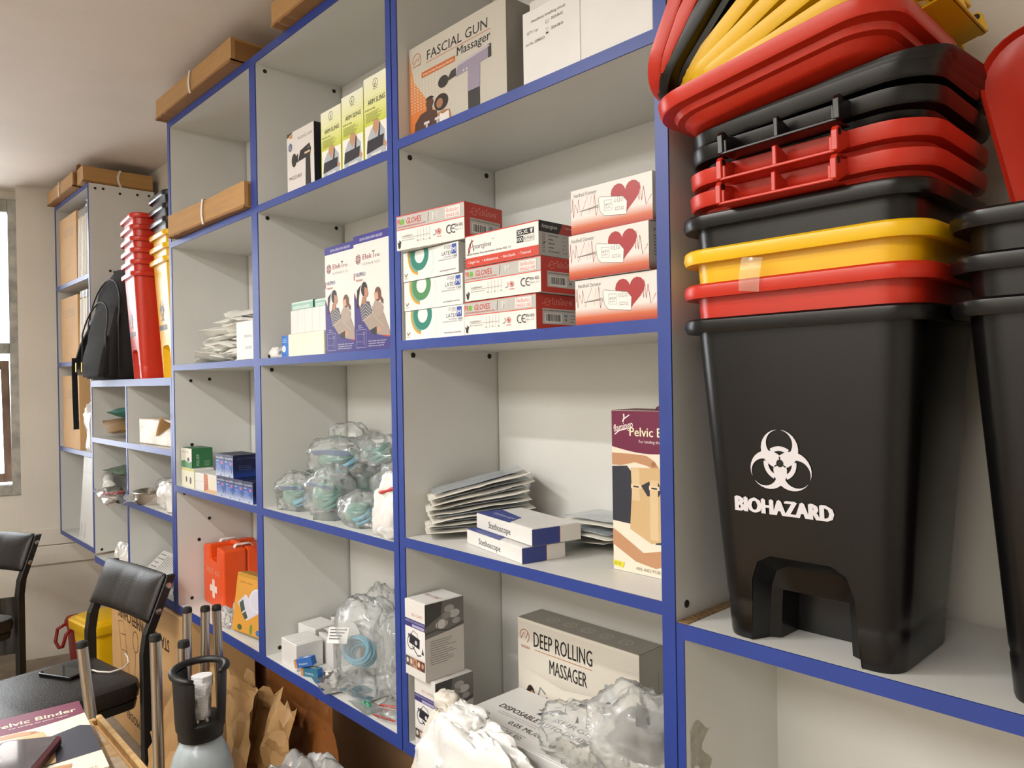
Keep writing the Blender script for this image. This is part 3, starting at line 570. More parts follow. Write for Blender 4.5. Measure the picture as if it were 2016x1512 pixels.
t = carton('binder_box', 'tall cream and maroon pelvic binder box standing at the right', 'box', (-.868, .105, Z3), .172, .07, .292, CREAM, art=art_pelvic)
MB().prism([(.07, .291), (.075, .298), (.085, .302), (.105, .302), (.115, .298), (.12, .291)], 'y', .035, .037).build('hang_tab', mat('maroon_card', '5d1c38', .5), t)
# sealed white pouches with blue contents, stacked at the left
POUCH = mat('white_pouch_paper', 'e3dfd4', .55, var=.03, bump=.3, bscale=40)
WIN = mat('clear_pouch_front', 'ccd6de', .2, film=.45, bump=.3, bscale=60)
def pouch(label, loc, rot, w, l, seed, group, curl=.02, band=True):
    t = thing('sterile_pouch', label, 'pouch', loc, rot, group)
    packet_mesh(w, l, .004, seed, curl, 14, wr=.0022).build('pouch_paper', POUCH, t, smooth='all')
    mb = packet_mesh(w*.42, l*.72, .004, seed+3, curl*.7, 10, wr=.001)
    mb.v = [(x, y, z+.006) for x, y, z in mb.v]; mb.build('blue_contents', NAVY, t, smooth='all')
    mb = packet_mesh(w*.9, l*.9, .002, seed+5, curl*.8, 10, wr=.001)
    mb.v = [(x, y, z+.0095) for x, y, z in mb.v]; mb.build('clear_front', WIN, t, smooth='all')
    return t
R = random.Random(4)
ords = ('lowest', 'second lowest', 'third from the bottom', 'fourth from the bottom', 'fifth from the bottom', 'second from the top', 'topmost')
for i in range(7):
    a = 1.5+1.9*i
    pouch('white sterile pouch with blue contents in the left stack, '+ords[i], (-1.290+R.uniform(-.004, .004), .140+R.uniform(-.006, .006), Z3+.016+.0125*i+.11*sin(radians(a))), (0, radians(-a), radians(57+R.uniform(-4, 4))), .105, .235, 11+i, 'pouches in the left stack', curl=0)
for i, (x, y, rz, p) in enumerate(((-1.03, .235, -4, 'lying behind the stethoscope boxes'), (-.968, .20, -14, 'lowest of the loose pair before the binder box'), (-.972, .215, -8, 'upper of the loose pair before the binder box'))):
    pouch('flat white sterile pouch '+p, (x, y, Z3+.017+.021*i), (0, radians(-2 if i else 0), radians(rz)), .11, .17, 31+i, 'loose pouches on the shelf')
Z4 = .688+E_
carton('monitor_box', 'narrow white printed blood pressure monitor box, lower of two', 'box', (-1.362, .004, Z4), .078, .105, .158, art=art_sphyg, rz=radians(-1), group='blood pressure monitor boxes')
carton('monitor_box', 'narrow white printed blood pressure monitor box, upper of two', 'box', (-1.380, -.006, Z4+.1595), .078, .105, .168, art=art_sphyg, rz=radians(-2), group='blood pressure monitor boxes')
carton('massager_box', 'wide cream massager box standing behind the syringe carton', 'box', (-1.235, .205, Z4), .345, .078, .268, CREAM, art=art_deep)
t = carton('syringe_carton', 'large flat white syringe carton lying on the bottom shelf', 'box', (-1.225, .008, Z4), .42, .19, .112, art=art_syringe)
t = bag('packed_bag', 'clear plastic bag of dark parts on the syringe carton by the post', 'bag', (-.802, .085, Z4+.1155), (.095, .075, .085), 3, FILM2, amp=.2, ridge=.3)
for j, (x, z, r) in enumerate(((.0, .05, .035), (.02, .09, .03))):
    crumple(x, .0, z, .06, .04, .022, 40+j, 18, 10).build('dark_contents', mat('dark_grey_parts', '2f3236', .4, var=.2), t, smooth=30)
t = bag('packed_bag', 'clear crinkled bag slumped on the front of the syringe carton', 'bag', (-.905, .06, Z4+.1155), (.085, .06, .055), 7, FILM, amp=.2, ridge=.35)
# the big white carrier bag slumped over the shelf front
t = thing('carrier_bag', 'large white carrier bag with gathered tops on the bottom shelf edge', 'bag', (-1.10, -.045, Z4-.055))
CLOTHY = mat('offwhite_bag_plastic', 'dcd6ca', .45, var=.03, bump=.2, bscale=30)
WB = mat('white_bag_plastic', 'e6e6e3', .3, var=.02, bump=.25, bscale=30, trans=0)
def sack(cx, cy, z0, z1, w, d, seed, neck=.35, lean=(0, 0), nf=11):
    mb = MB(); rings = []; N = 40; K = 16
    for k in range(K+1):
        t_ = k/K; s = (1-.9*max(0, t_-.25)**1.3*(1-neck)/.75) if t_ < .93 else neck*(1+(t_-.93)*9)
        ring = []
        for i in range(N):
            a = 2*pi*i/N; f = 1+.13*t_*sin(a*nf+seed)+.16*(noise.noise(Vector((cos(a)*2.2, sin(a)*2.2, t_*3+seed))))-.1*abs(noise.noise(Vector((cos(a)*5, sin(a)*5, t_*6+seed))))
            ring.append((cx+lean[0]*t_+w*s*f*cos(a), cy+lean[1]*t_+d*s*f*sin(a), z0+(z1-z0)*t_+(.012*sin(a*5+seed) if k == K else 0)))
        rings.append(ring)
    return mb.loft(rings, True, False)
mb = sack(-.125, -.005, 0, .215, .075, .04, 2, .36, (.045, .01), 7); crumple(-.085, .003, .222, .030, .022, .018, 8, 24, 12, .2, .4, mb=mb)
mb.build('gathered_bundle', CLOTHY, t, smooth=55)
mb = MB(); crumple(.03, -.012, .085, .155, .055, .128, 5, 56, 34, .16, .26, e=.75, freq=2.6, mb=mb); crumple(-.02, .0, .205, .055, .03, .028, 6, 36, 18, .2, .4, mb=mb)
mb.build('bag_body', WB, t, smooth=48)

# ================================================================== STOCK IN THE TWO-COLUMN UNIT
def art_gun(A, w, d, h):
    front(A); A.rect(0, 0, w, h, 'd6d0cb'); A.text('MASSAGE GUN', w*.42, h*.83, h*.045, '3b3733', w*.52); A.poly([(w*.06, h*.80), (w*.13, h*.84), (w*.20, h*.80), (w*.20, h*.73), (w*.13, h*.69), (w*.06, h*.73)], '56627e'); A.text('G', w*.10, h*.735, h*.05, 'd5d9e2'); A.poly([(0, h), (0, h*.93), (w*.2, h*.98), (w*.22, h)], '3a3633'); A.poly([(w*.05, h*.93), (w*.2, h*.90), (w*.22, h*.97)], 'c98432')
    G = '24231f'; A.ell(w*.27, h*.53, w*.095, h*.11, G); A.poly([(w*.33, h*.49), (w*.42, h*.47), (w*.42, h*.62), (w*.33, h*.57)], G); A.poly([(w*.42, h*.48), (w*.86, h*.50), (w*.90, h*.60), (w*.84, h*.70), (w*.50, h*.64)], G)
    A.poly([(w*.68, h*.05), (w*.88, h*.05), (w*.86, h*.52), (w*.70, h*.52)], G); A.rect(w*.66, h*.555, w*.2, h*.03, 'cfb9a0'); A.rect(w*.72, h*.03, w*.12, h*.03, 'd9b6a2'); A.ell(w*.80, h*.635, w*.025, h*.02, '6d6a66')
    A.text('MG231801', w*.08, h*.225, h*.06, '55504b', w*.46)
    right(A, w); A.rect(0, 0, d, h, '15152a'); A.poly([(d*.75, h*.45), (d, h*.40), (d, h*.52)], 'b9962c'); A.poly([(d*.7, h*.30), (d, h*.34), (d, h*.38)], 'b9962c')
def art_sling(A, w, d, h):
    front(A); A.rect(0, 0, w, h, 'cbd04a'); A.grad(0, h*.62, w, h*.38, 'd9dc8c', 'e6e6d2'); A.grad(0, h*.38, w, h*.24, 'b7c21f', 'd9dc8c'); A.grad(0, 0, w, h*.38, 'd0d667', 'b7c21f')
    A.rect(0, h*.745, w, .0006, 'b9bb7a'); A.ring(w*.5, h*.90, w*.09, w*.105, '3a3d30'); A.line([(w*.47, h*.86), (w*.51, h*.91), (w*.49, h*.935)], .0016, '3a3d30'); A.line([(w*.53, h*.87), (w*.46, h*.90)], .0014, '3a3d30'); A.text('ORTHO CARE', w*.40, h*.825, h*.014, '3a3d30', w*.2)
    A.text('ARM SLING', w*.18, h*.665, h*.060, '23241c', w*.72, .03); A.text('BS-003 Arm Sling', w*.06, h*.60, h*.024, '3d4024', w*.42); A.lines(w*.08, h*.565, w*.8, 7, h*.017, h*.006, '6c7232', 7)
    A.rect(w*.04, 0, w*.94, h*.42, 'e6e4da'); A.poly([(w*.10, 0), (w*.16, h*.28), (w*.32, h*.38), (w*.72, h*.38), (w*.88, h*.30), (w*.92, 0)], 'a9b0b8'); A.poly([(w*.36, h*.38), (w*.5, h*.27), (w*.66, h*.38), (w*.62, h*.46), (w*.42, h*.46)], 'b98d6f'); A.rect(w*.28, 0, w*.48, h*.05, '35343a'); A.rect(w*.3, h*.045, w*.42, h*.03, 'd4d2cc')
    A.poly([(w*.58, h*.24), (w*.66, h*.42), (w*.70, h*.40), (w*.66, h*.22)], '2a2a30'); A.poly([(w*.10, h*.09), (w*.14, h*.245), (w*.84, h*.255), (w*.80, h*.12)], '2b2b33'); A.poly([(w*.80, h*.12), (w*.84, h*.19), (w*.95, h*.14), (w*.92, h*.09)], 'b98d6f')
    right(A, w); A.rect(0, 0, d, h, 'c3ca3c')
ZB1 = 2.033+E_
carton('massage_gun_box', 'white printed massage gun box with dark side left of the yellow-green boxes', 'box', (-1.957, .018, ZB1), .155, .085, .172, art=art_gun)
for i, x in enumerate((-1.756, -1.651, -1.546)):
    p = ('leftmost of the front three', 'middle of the front three', 'rightmost of the front three')[i]
    for r in range(2):
        hh = (.176, .186, .200)[i]
        t = carton('sling_box', 'yellow-green arm sling box, '+(p if r == 0 else p.replace('front', 'rear')), 'box', (x+(-.012 if r else 0), .014+.062*r, ZB1), .102, .055, hh+(.012 if r else 0), mat('pale_green_card', 'dfe0b2', .5), art=art_sling, group='yellow-green arm sling boxes')
        g = MB().prism([(.02, hh+.012*r), (.022, hh+.022+.012*r), (.08, hh+.022+.012*r), (.082, hh+.012*r)], 'y', .050, .0515); g.build('hang_tab', mat('pale_green_card'), t)
        g = MB().prism([(.04, hh+.009+.012*r), (.045, hh+.015+.012*r), (.06, hh+.015+.012*r), (.064, hh+.009+.012*r)], 'y', .0495, .0499); g.build('hang_slot', SCREW, t)
def art_neb(A, w, d, h):
    front(A); A.rect(0, 0, w, h, 'ddd9d4'); A.rect(0, h*.93, w, h*.07, '3a3685'); A.text('ELEKTRO GENESIS NUPRO NEBULIZER', w*.18, h*.95, h*.022, 'c9c6dd', w*.62, .02)
    for i in range(8):
        a = pi/4*i; x, y = w*.13+w*.055*cos(a), h*.795+h*.032*sin(a); A.ring(x, y, w*.014, w*.024, '33316a' if i % 3 == 0 else '8c2b35', 10)
    A.line([(w*.09, h*.77), (w*.17, h*.82)], .0016, '8c2b35'); A.line([(w*.09, h*.82), (w*.17, h*.77)], .0016, '8c2b35')
    A.text('Elek', w*.26, h*.785, h*.045, '8c2b35', w*.25); A.text('T', w*.52, h*.785, h*.058, '33316a', w*.07); A.text('ro', w*.60, h*.785, h*.034, '8c2b35', w*.12); A.text('G E N E S I S', w*.26, h*.735, h*.020, '8a8a92', w*.46)
    A.rect(0, h*.62, w*.02, h*.06, '9c3a34'); A.text('NUPRO', w*.06, h*.645, h*.035, '2f2d6c', w*.27); A.text('Nebulizer', w*.06, h*.605, h*.022, 'b04a40', w*.2)
    cur = [(w*t, h*(.42*(1-t)**2.2+.085+.02*t)) for t in [i/14 for i in range(15)]]
    A.poly([(0, 0), (w, 0)]+[(x, y+.003) for x, y in reversed(cur)], 'b2402f'); A.poly([(0, 0), (w, 0), (w, h*.085)]+list(reversed(cur)), '3a3278')
    # woman and child
    A.poly([(w*.16, h*.36), (w*.22, h*.43), (w*.42, h*.42), (w*.50, h*.34), (w*.46, h*.22), (w*.25, h*.25)], '55535c')
    for i in range(6): A.line([(w*(.17+.01*i), h*(.36-.02*i)), (w*.32, h*(.41-.028*i)), (w*(.49-.01*i), h*(.35-.022*i))], .0016, 'b5b2b0')
    A.poly([(w*.07, h*.37), (w*.09, h*.53), (w*.20, h*.57), (w*.17, h*.54), (w*.13, h*.46), (w*.12, h*.37)], '2a2022'); A.ell(w*.29, h*.53, w*.085, h*.062, '2f2325'); A.poly([(w*.30, h*.55), (w*.38, h*.53), (w*.40, h*.485), (w*.37, h*.46), (w*.29, h*.46)], 'b07f68'); A.poly([(w*.20, h*.40), (w*.24, h*.47), (w*.34, h*.46), (w*.33, h*.41)], 'a87862')
    A.ell(w*.66, h*.47, w*.085, h*.06, '6b4638'); A.poly([(w*.72, h*.46), (w*.80, h*.42), (w*.80, h*.38), (w*.74, h*.40)], '6b4638'); A.poly([(w*.56, h*.48), (w*.66, h*.49), (w*.68, h*.43), (w*.58, h*.42)], 'c49a82'); A.poly([(w*.50, h*.36), (w*.58, h*.42), (w*.72, h*.40), (w*.80, h*.36), (w*.76, h*.25), (w*.55, h*.27)], 'a29387')
    A.poly([(w*.24, h*.27), (w*.5, h*.32), (w*.62, h*.27), (w*.80, h*.31), (w*.95, h*.16), (w*.98, h*.115), (w*.7, h*.125), (w*.45, h*.16)], '9c8c80'); A.poly([(w*.42, h*.17), (w*.62, h*.20), (w*.62, h*.13), (w*.52, h*.135)], '2c2426'); A.ell(w*.68, h*.175, w*.05, h*.022, 'bb8c72'); A.line([(w*.28, h*.26), (w*.5, h*.30)], .0012, 'b8aa9d'); A.line([(w*.52, h*.30), (w*.8, h*.2)], .0012, 'b8aa9d')
    q = [(w*.06, h*.03), (w*.33, h*.03), (w*.33, h*.185), (w*.06, h*.185)]; A.line(q+[q[0]], .0009, 'bdb9d6'); A.ring(w*.27, h*.15, w*.02, w*.026, 'bdb9d6', 10); A.line([(w*.27, h*.13), (w*.27, h*.05)], .0012, 'bdb9d6'); A.line([(w*.16, h*.145), (w*.24, h*.145)], .0006, 'bdb9d6'); A.line([(w*.16, h*.08), (w*.24, h*.08)], .0006, 'bdb9d6'); A.text('Fine size', w*.08, h*.145, h*.008, 'bdb9d6'); A.text('Medicine', w*.08, h*.078, h*.008, 'bdb9d6')
    A.text('Made in', w*.12, h*.215, h*.011, 'd6d3e2'); A.text('3 parts cup', w*.12, h*.198, h*.011, 'd6d3e2')
    for i, s_ in enumerate(('Ensure safe and consistent', 'nebulization with a fixed', 'baffle that never gets lost.')): A.text(s_, w*.40, h*(.075-.02*i), h*.012, 'd6d3e2', w*(.48, .43, .42)[i], .01)
    right(A, w); A.rect(0, 0, d, h, 'cfcac6'); A.rect(0, 0, d, h*.3, '3a3278'); A.rect(0, h*.93, d, h*.07, '3a3685')
ZB2 = 1.578+E_
NEBM = mat('purple_edged_card', 'c9c5c6', .45)
for i, (x, y, rz) in enumerate(((-1.762, .022, -.004), (-1.598, .010, .012))):
    carton('nebulizer_box', 'white and purple nebulizer box with woman and child, '+('left' if i == 0 else 'right')+' of the pair', 'box', (x, y, ZB2), (.160, .158)[i], .10, (.279, .283)[i], NEBM, art=art_neb, rz=rz, group='nebulizer boxes')
carton('cream_box', 'low blank cream box under the row of narrow white boxes', 'box', (-1.985, .025, ZB2), .205, .10, .064, CREAM)
for i in range(5):
    carton('narrow_box', 'narrow white box in the upright row beside the nebulizer box, '+('leftmost', 'second from the left', 'middle', 'second from the right', 'rightmost')[i], 'box', (-1.982+.0425*i, .032, ZB2+.0655), .0415, .075, .066, group='narrow white boxes')
def art_teal(A, w, d, h):
    front(A); A.rect(0, 0, w, h, '8fb6a8'); A.rect(0, h*.8, w, h*.2, 'c3d4cc'); A.lines(w*.06, h*.35, w*.8, 2, h*.2, h*.10, 'd2ded8', 2); right(A, w); A.rect(0, 0, d, h, '3f7f70')
TEALC = mat('teal_card', '8fb6a8', .45)
carton('teal_box', 'flat teal box lying on the row of narrow white boxes', 'box', (-1.978, .034, ZB2+.1325), .125, .07, .022, TEALC, art=art_teal)
carton('teal_box', 'small teal box tucked beside the left nebulizer box', 'box', (-1.846, .036, ZB2+.1325), .07, .06, .020, TEALC, art=art_teal)
def art_blue(A, w, d, h):
    front(A); A.rect(0, 0, w, h, '2f6fc4'); A.ell(w*.3, h*.40, w*.28, h*.16, 'd6dbe4'); A.lines(w*.1, h*.85, w*.8, 3, h*.08, h*.03, '9fc0e4', 3); right(A, w); A.rect(0, 0, d, h, '1f3f86')
carton('blue_box', 'small upright blue box left of the cream box', 'box', (-2.035, .03, ZB2), .043, .05, .062, mat('blue_card', '2f6fc4', .45), art=art_blue)
bag('small_packet', 'small white packet crumpled left of the blue box', 'packet', (-2.075, .04, ZB2), (.032, .024, .020), 5, FILMW)

# bags of mask and tubing sets in the third compartment
def mask_bag(label, loc, size, seed, rz=0, cols=(TEAL, CYAN), blue=True, m=FILM, tilt=0):
    t = thing('mask_bag', label, 'bag', loc, (0, radians(tilt), radians(rz)), 'bagged mask and tubing sets')
    sx, sy, sz = size
    crumple(0, 0, sz*.72, sx, sy, sz, seed, amp=.18, ridge=.32).build('plastic_film', m, t, smooth=50)
    coil((-.01, 0, sz*.62), sy*.66, 6, .0056, seed, .75, (.25, .1, 0)).build('coiled_tube', cols[0], t, smooth='all')
    coil((sx*.25, -.008, sz*.5), sy*.5, 4, .0046, seed+9, .8, (.4, -.3, 0)).build('coiled_tube', cols[1], t, smooth='all')
    crumple(-sx*.3, -sy*.1, sz*.6, sy*.62, sy*.52, sz*.55, seed+3, 16, 10, .08, .05).build('mask', mat('green_mask', '7fae9c', .25, film=.6), t, smooth='all')
    if blue:
        q = packet_mesh(sy*.35, sx*1.2, .002, seed+1, 0, 8); R2 = Euler((radians(-35), 0, radians(12))).to_matrix()
        q.v = [tuple(R2 @ Vector(v)+Vector((0, -sy*.62, sz*1.0))) for v in q.v]; q.build('blue_printed_strip', mat('blue_print', '3560ad', .4), t, smooth='all')
    return t
ZB3 = 1.133+E_
mb_spots = [('bagged tubing set with a blue strip at the left end of the pile', (-2.02, .075, 0), (.075, .058, .062), 1, 8), ('bagged green tubing set in the middle front of the pile', (-1.84, .072, 0), (.092, .062, .085), 2, -6),
            ('flat clear bagged mask at the front of the pile by the white bag', (-1.665, .062, 0), (.085, .05, .05), 3, 0), ('bagged mask behind the white bag at the right of the pile', (-1.59, .17, .0), (.12, .08, .105), 4, -8),
            ('bagged tubing set at the back left of the pile', (-2.01, .20, 0), (.09, .075, .085), 5, 20), ('bagged tubing set at the back middle of the pile', (-1.82, .20, 0), (.10, .08, .10), 6, 0),
            ('bagged green mask lying on top of the middle of the pile', (-1.87, .13, .108), (.115, .075, .062), 7, 6), ('bagged mask topping the pile behind', (-1.77, .19, .14), (.11, .065, .05), 8, -14)]
for lb, (x, y, z), sz, sd, rz in mb_spots:
    mask_bag(lb, (x, y, ZB3+z), sz, sd, rz, (TEAL, CYAN) if sd % 2 else (TEAL, TEAL), sd in (1, 2, 4, 7), FILM)
t = bag('clear_bag', 'empty clear bag with green clip perched on top of the pile', 'bag', (-1.96, .20, ZB3+.175), (.055, .05, .045), 21, FILM, amp=.2)
MB().tube([(-.03, -.02, .01), (.0, -.03, .03), (.012, -.032, .045), (.016, -.03, .02)], .003, 6).build('green_clip', mat('green_clip', '7fa329', .4), t)
t = bag('white_bag', 'knotted white plastic bag with red ties at the right of the pile', 'bag', (-1.50, .055, ZB3), (.062, .05, .068), 23, FILMW, amp=.18, ridge=.3)
crumple(.0, -.005, .115, .036, .03, .038, 24, 22, 12, .2, .3).build('gathered_neck', FILMW, t, smooth=28)
MB().tube([(-.03, -.03, .100), (.0, -.036, .106), (.03, -.03, .115), (.045, -.01, .12)], .0045, 6).build('red_tie', mat('red_tie', 'c23a34', .4), t, smooth='all')
bag('white_bag', 'small clear crumple of film before the knotted white bag', 'bag', (-1.475, .018, ZB3), (.04, .016, .02), 27, FILM2)

# bottom right compartment: white boxes, small parts and bags
ZB5 = .690+E_
def open_box(label, loc, w, d, h, rz, domed):
    t = carton('white_box', label, 'box', loc, w, d, h, rz=rz, group='small white boxes', flaps=not domed)
    if domed: MB().grid(lambda u, v: (w*u, d*v, h+.002+.022*sin(pi*u)**.8*(.8+.2*v)), 10, 4).build('raised_lid_flap', PAPERW, t, smooth='all')
    else: MB().box(w*.3, w*.7, d*.0, d*.35, h+.001, h+.0016).build('tuck_flap', PAPERW, t)
    return t
open_box('small white box nearest the shelf edge, plain flat lid', (-2.035, .012, ZB5), .098, .082, .074, radians(-2), False)
open_box('small white box second from the front, flat lid', (-2.10, .098, ZB5), .095, .08, .080, radians(4), False)
open_box('small white box right of the first, lid bulging open', (-1.985, .105, ZB5), .10, .085, .078, radians(-6), True)
open_box('small white box at the back left, lid bulging open', (-2.075, .195, ZB5), .10, .075, .082, radians(2), True)
open_box('small white box at the back, lid tilted beside the bag', (-1.955, .20, ZB5), .10, .07, .075, radians(5), True)
def small_box(label, loc, rz, c, c2, rot=0):
    def art(A, w, d, h): front(A); A.rect(0, 0, w, h, c); A.rect(0, 0, w*.14, h, 'c98a4c'); A.text('Accessory', w*.25, h*.3, h*.3, 'cfd6e0', w*.5); top(A, h+.001); A.rect(0, 0, w, d, c2); A.rect(0, 0, w*.12, d, 'c98a4c'); A.ell(w*.6, d*.5, w*.16, d*.3, 'cfd3d0')
    return carton('small_parts_box', label, 'box', loc, .058, .022, .022, mat('blue_card'), art=art, rot=(0, radians(rot), radians(rz)), group='small blue parts boxes')
small_box('small blue parts box leaning on another before the white boxes', (-1.915, -.006, ZB5+.020), 28, '2b62ad', '2f6fc0', -14)
small_box('small teal-blue parts box lying before the white boxes', (-1.905, .006, ZB5), 22, '2c6d88', '35788f')
t = thing('round_dial', 'small clear round dial with steel rim beside the blue parts boxes', 'gauge', (-1.850, .060, ZB5))
MB().lathe([(.012, 0), (.014, .004), (.014, .010), (.011, .013)], 20).build('rim', STEEL, t, smooth=True); MB().lathe([(.011, .0131), (.006, .0145)], 20).build('dial_face', PAPERW, t)
t = bag('tubing_bag', 'large clear bag with coiled pale blue tubing and white label', 'bag', (-1.765, .13, ZB5), (.105, .075, .125), 51, FILM, amp=.12, ridge=.22)
coil((.01, -.03, .085), .052, 7, .004, 3, .62, (radians(62), 0, .1)).build('coiled_tube', CYAN, t, smooth='all'); coil((.01, -.02, .07), .045, 5, .004, 4, .62, (radians(62), 0, .1)).build('coiled_tube', CYAN, t, smooth='all')
A = Art(); M_ = Euler((radians(-22), radians(-8), radians(16))).to_matrix(); A.frame((-.075, -.079, .095), M_ @ Vector((1, 0, 0)), M_ @ Vector((0, 0, 1))); A.rect(0, 0, .075, .042, 'e4e4e2'); A.lines(.006, .034, .06, 4, .008, .0035, '6a6a6e', 6); A.ell(.065, .036, .003, .003, '222224'); A.build(t, 'printed_label')
bag('clear_bag', 'clear crumpled bag standing against the back right of the bottom shelf', 'bag', (-1.60, .16, ZB5), (.10, .08, .13), 55, FILM, amp=.16, ridge=.3)
bag('clear_bag', 'clear crinkled bag behind the small white boxes', 'bag', (-1.86, .245, ZB5), (.07, .038, .12), 57, FILM, amp=.16, ridge=.3)
t = thing('zip_bag', 'flat zip bag with dark grey sheet hanging over the shelf edge', 'bag', (-1.775, .035, ZB5+.008), (0, 0, radians(-14)))
packet_mesh(.085, .14, .006, 61, .0, 12).build('plastic_film', FILM, t, smooth='all'); MB().box(-.055, .055, -.03, .03, -.0012, .0012).build('dark_sheet', mat('dark_grey_sheet', '55565a', .5), t)
t = thing('zip_bag', 'flat zip bag with grey sheet lying right of the dark one', 'bag', (-1.665, .07, ZB5+.008), (0, 0, radians(6)))
packet_mesh(.09, .12, .006, 62, .0, 12).build('plastic_film', FILM, t, smooth='all'); MB().box(-.045, .045, -.03, .03, -.0012, .0012).build('grey_sheet', mat('grey_sheet', '77787b', .5), t)
t = thing('zip_bag', 'flat zip bag with green caps near the right post', 'bag', (-1.60, .025, ZB5+.005), (0, 0, radians(-4)))
packet_mesh(.05, .10, .004, 63, .0, 12).build('plastic_film', FILM, t, smooth='all')
for j in range(3): MB().lathe([(.005, 0), (.0055, .004), (.003, .007)], 10, (-.012+.013*j, .004*(j % 2), .001)).build('green_cap', mat('green_caps', '2f9468', .4), t, smooth=True)
for i, (x, y, rz, lb) in enumerate(((-1.545, .075, 30, 'flat zip bag with red seal stripe, farther of two by the right post'), (-1.50, .028, 14, 'flat zip bag with red seal stripe, nearer of two by the right post'))):
    t = thing('zip_bag', lb, 'bag', (x, y, ZB5+.009+.0*i), (0, 0, radians(rz)), 'red striped zip bags'); packet_mesh(.055 if i == 0 else .045, .075, .006, 65+i, 0, 10).build('plastic_film', FILM2, t, smooth='all'); MB().box(-.035, .035, -.021, -.019, .004, .0055).build('red_seal', mat('red_tie'), t)
t = thing('round_tub', 'translucent domed tub lying at the right of the bottom shelf', 'tub', (-1.60, .095+.0, ZB5+.03), (radians(0), 0, 0)); 
t.location = (-1.535, .135, ZB5)
MB().lathe([(.042, 0), (.045, .006), (.044, .02), (.034, .042), (.015, .052)], 24).build('dome', mat('milky_plastic', 'dcd8cc', .3, film=.7), t, smooth=True)
t = thing('white_sachet', 'white printed sachet leaning in the bottom shelf right corner', 'packet', (-1.468, .075, ZB5+.040), (radians(64), 0, radians(-24)))
packet_mesh(.09, .05, .006, 71, 0, 10).build('sachet', FILMW, t, smooth='all')

# top left compartment and on top of the units: flat tied cartons
STRAP = mat('white_strap', 'e6e2da', .5)
def tied_carton(label, loc, w, d, h, rz=0, seed=0, rot=None, torn=True):
    t = thing('flat_carton', label, 'box', loc, rot or rz, 'tied flat cartons')
    R = random.Random(seed); n = 10; mb = MB()
    for k, (y0, y1) in enumerate(((0, d*.48), (d*.5, d))):
        mb.loft([[(w*i/n, y0, .004+.004*abs(noise.noise(Vector((i*.6, k, seed))))), (w*i/n, y1, .003), (w*i/n, y1, h-.004*k), (w*i/n, y0, h-.006*abs(noise.noise(Vector((i*.9, k+5, seed)))))] for i in range(n+1)])
    b = mb.build('folded_cardboard', CARD, t, weld=0)
    MB().prism([(0, .002), (.012, .0), (.03, .004), (.05, .0), (.08, .003), (.10, .0), (.13, .003), (w*.8, .002), (w-.01, .0), (w, .004), (w, .010), (0, .010)], 'y', -.0025, d*.3).build('bottom_fold', CARDD, t)
    MB().box(w, w+.0015, d*.05, d*.95, .008, h-.008).build('end_flap', CARDD, t)
    sx = w*.52
    MB().loft([[(sx-.005+dx, -.004+.001*k, -.001), (sx+.005+dx, -.004+.001*k, -.001), (sx+.005+dx, -.002+.001*k, -.001), (sx-.005+dx, -.002+.001*k, -.001)] for k, dx in ((0, 0),)]+[[(sx-.005-.012*sin(pi*z/h), -.006, z), (sx+.005-.012*sin(pi*z/h), -.006, z), (sx+.005-.012*sin(pi*z/h), -.0035, z), (sx-.005-.012*sin(pi*z/h), -.0035, z)] for z in [h*.2*i for i in range(6)]]+[[(sx-.005, .0, h+.002), (sx+.005, .0, h+.002), (sx+.005, .0, h+.0005), (sx-.005, .0, h+.0005)], [(sx-.005, d, h+.002), (sx+.005, d, h+.002), (sx+.005, d, h+.0005), (sx-.005, d, h+.0005)]]).build('strap', STRAP, t)
    return t
tied_carton('flat brown carton tied with white strap in the upper left compartment', (-2.80, -.028, 2.033+.001), .632, .22, .082, rot=(0, 0, radians(1)), seed=1)
tied_carton('flat brown carton tied with white strap on top of the unit, left one', (-2.885, -.035, 2.481), .68, .25, .075, rot=(0, radians(0), 0), seed=2)
tied_carton('flat brown carton on top of the unit, right one at the picture top', (-1.93, -.035, 2.481), .50, .25, .07, seed=3)
tied_carton('flat brown carton tied with strap on the far left column, front one', (-4.66, -.035, 2.489), .545, .12, .075, seed=4)
t = tied_carton('flat brown carton along the side edge of the far left column', (-3.985, -.02, 2.489), .315, .11, .08, rot=(0, 0, radians(90)), seed=5)
MB().prism([(.0, .0), (.006, .05), (.02, .06), (.03, .035), (.05, .02), (.05, .0)], 'y', -.004, -.002).build('torn_flap', CARDD, t).location = (-.005, .12, .055)

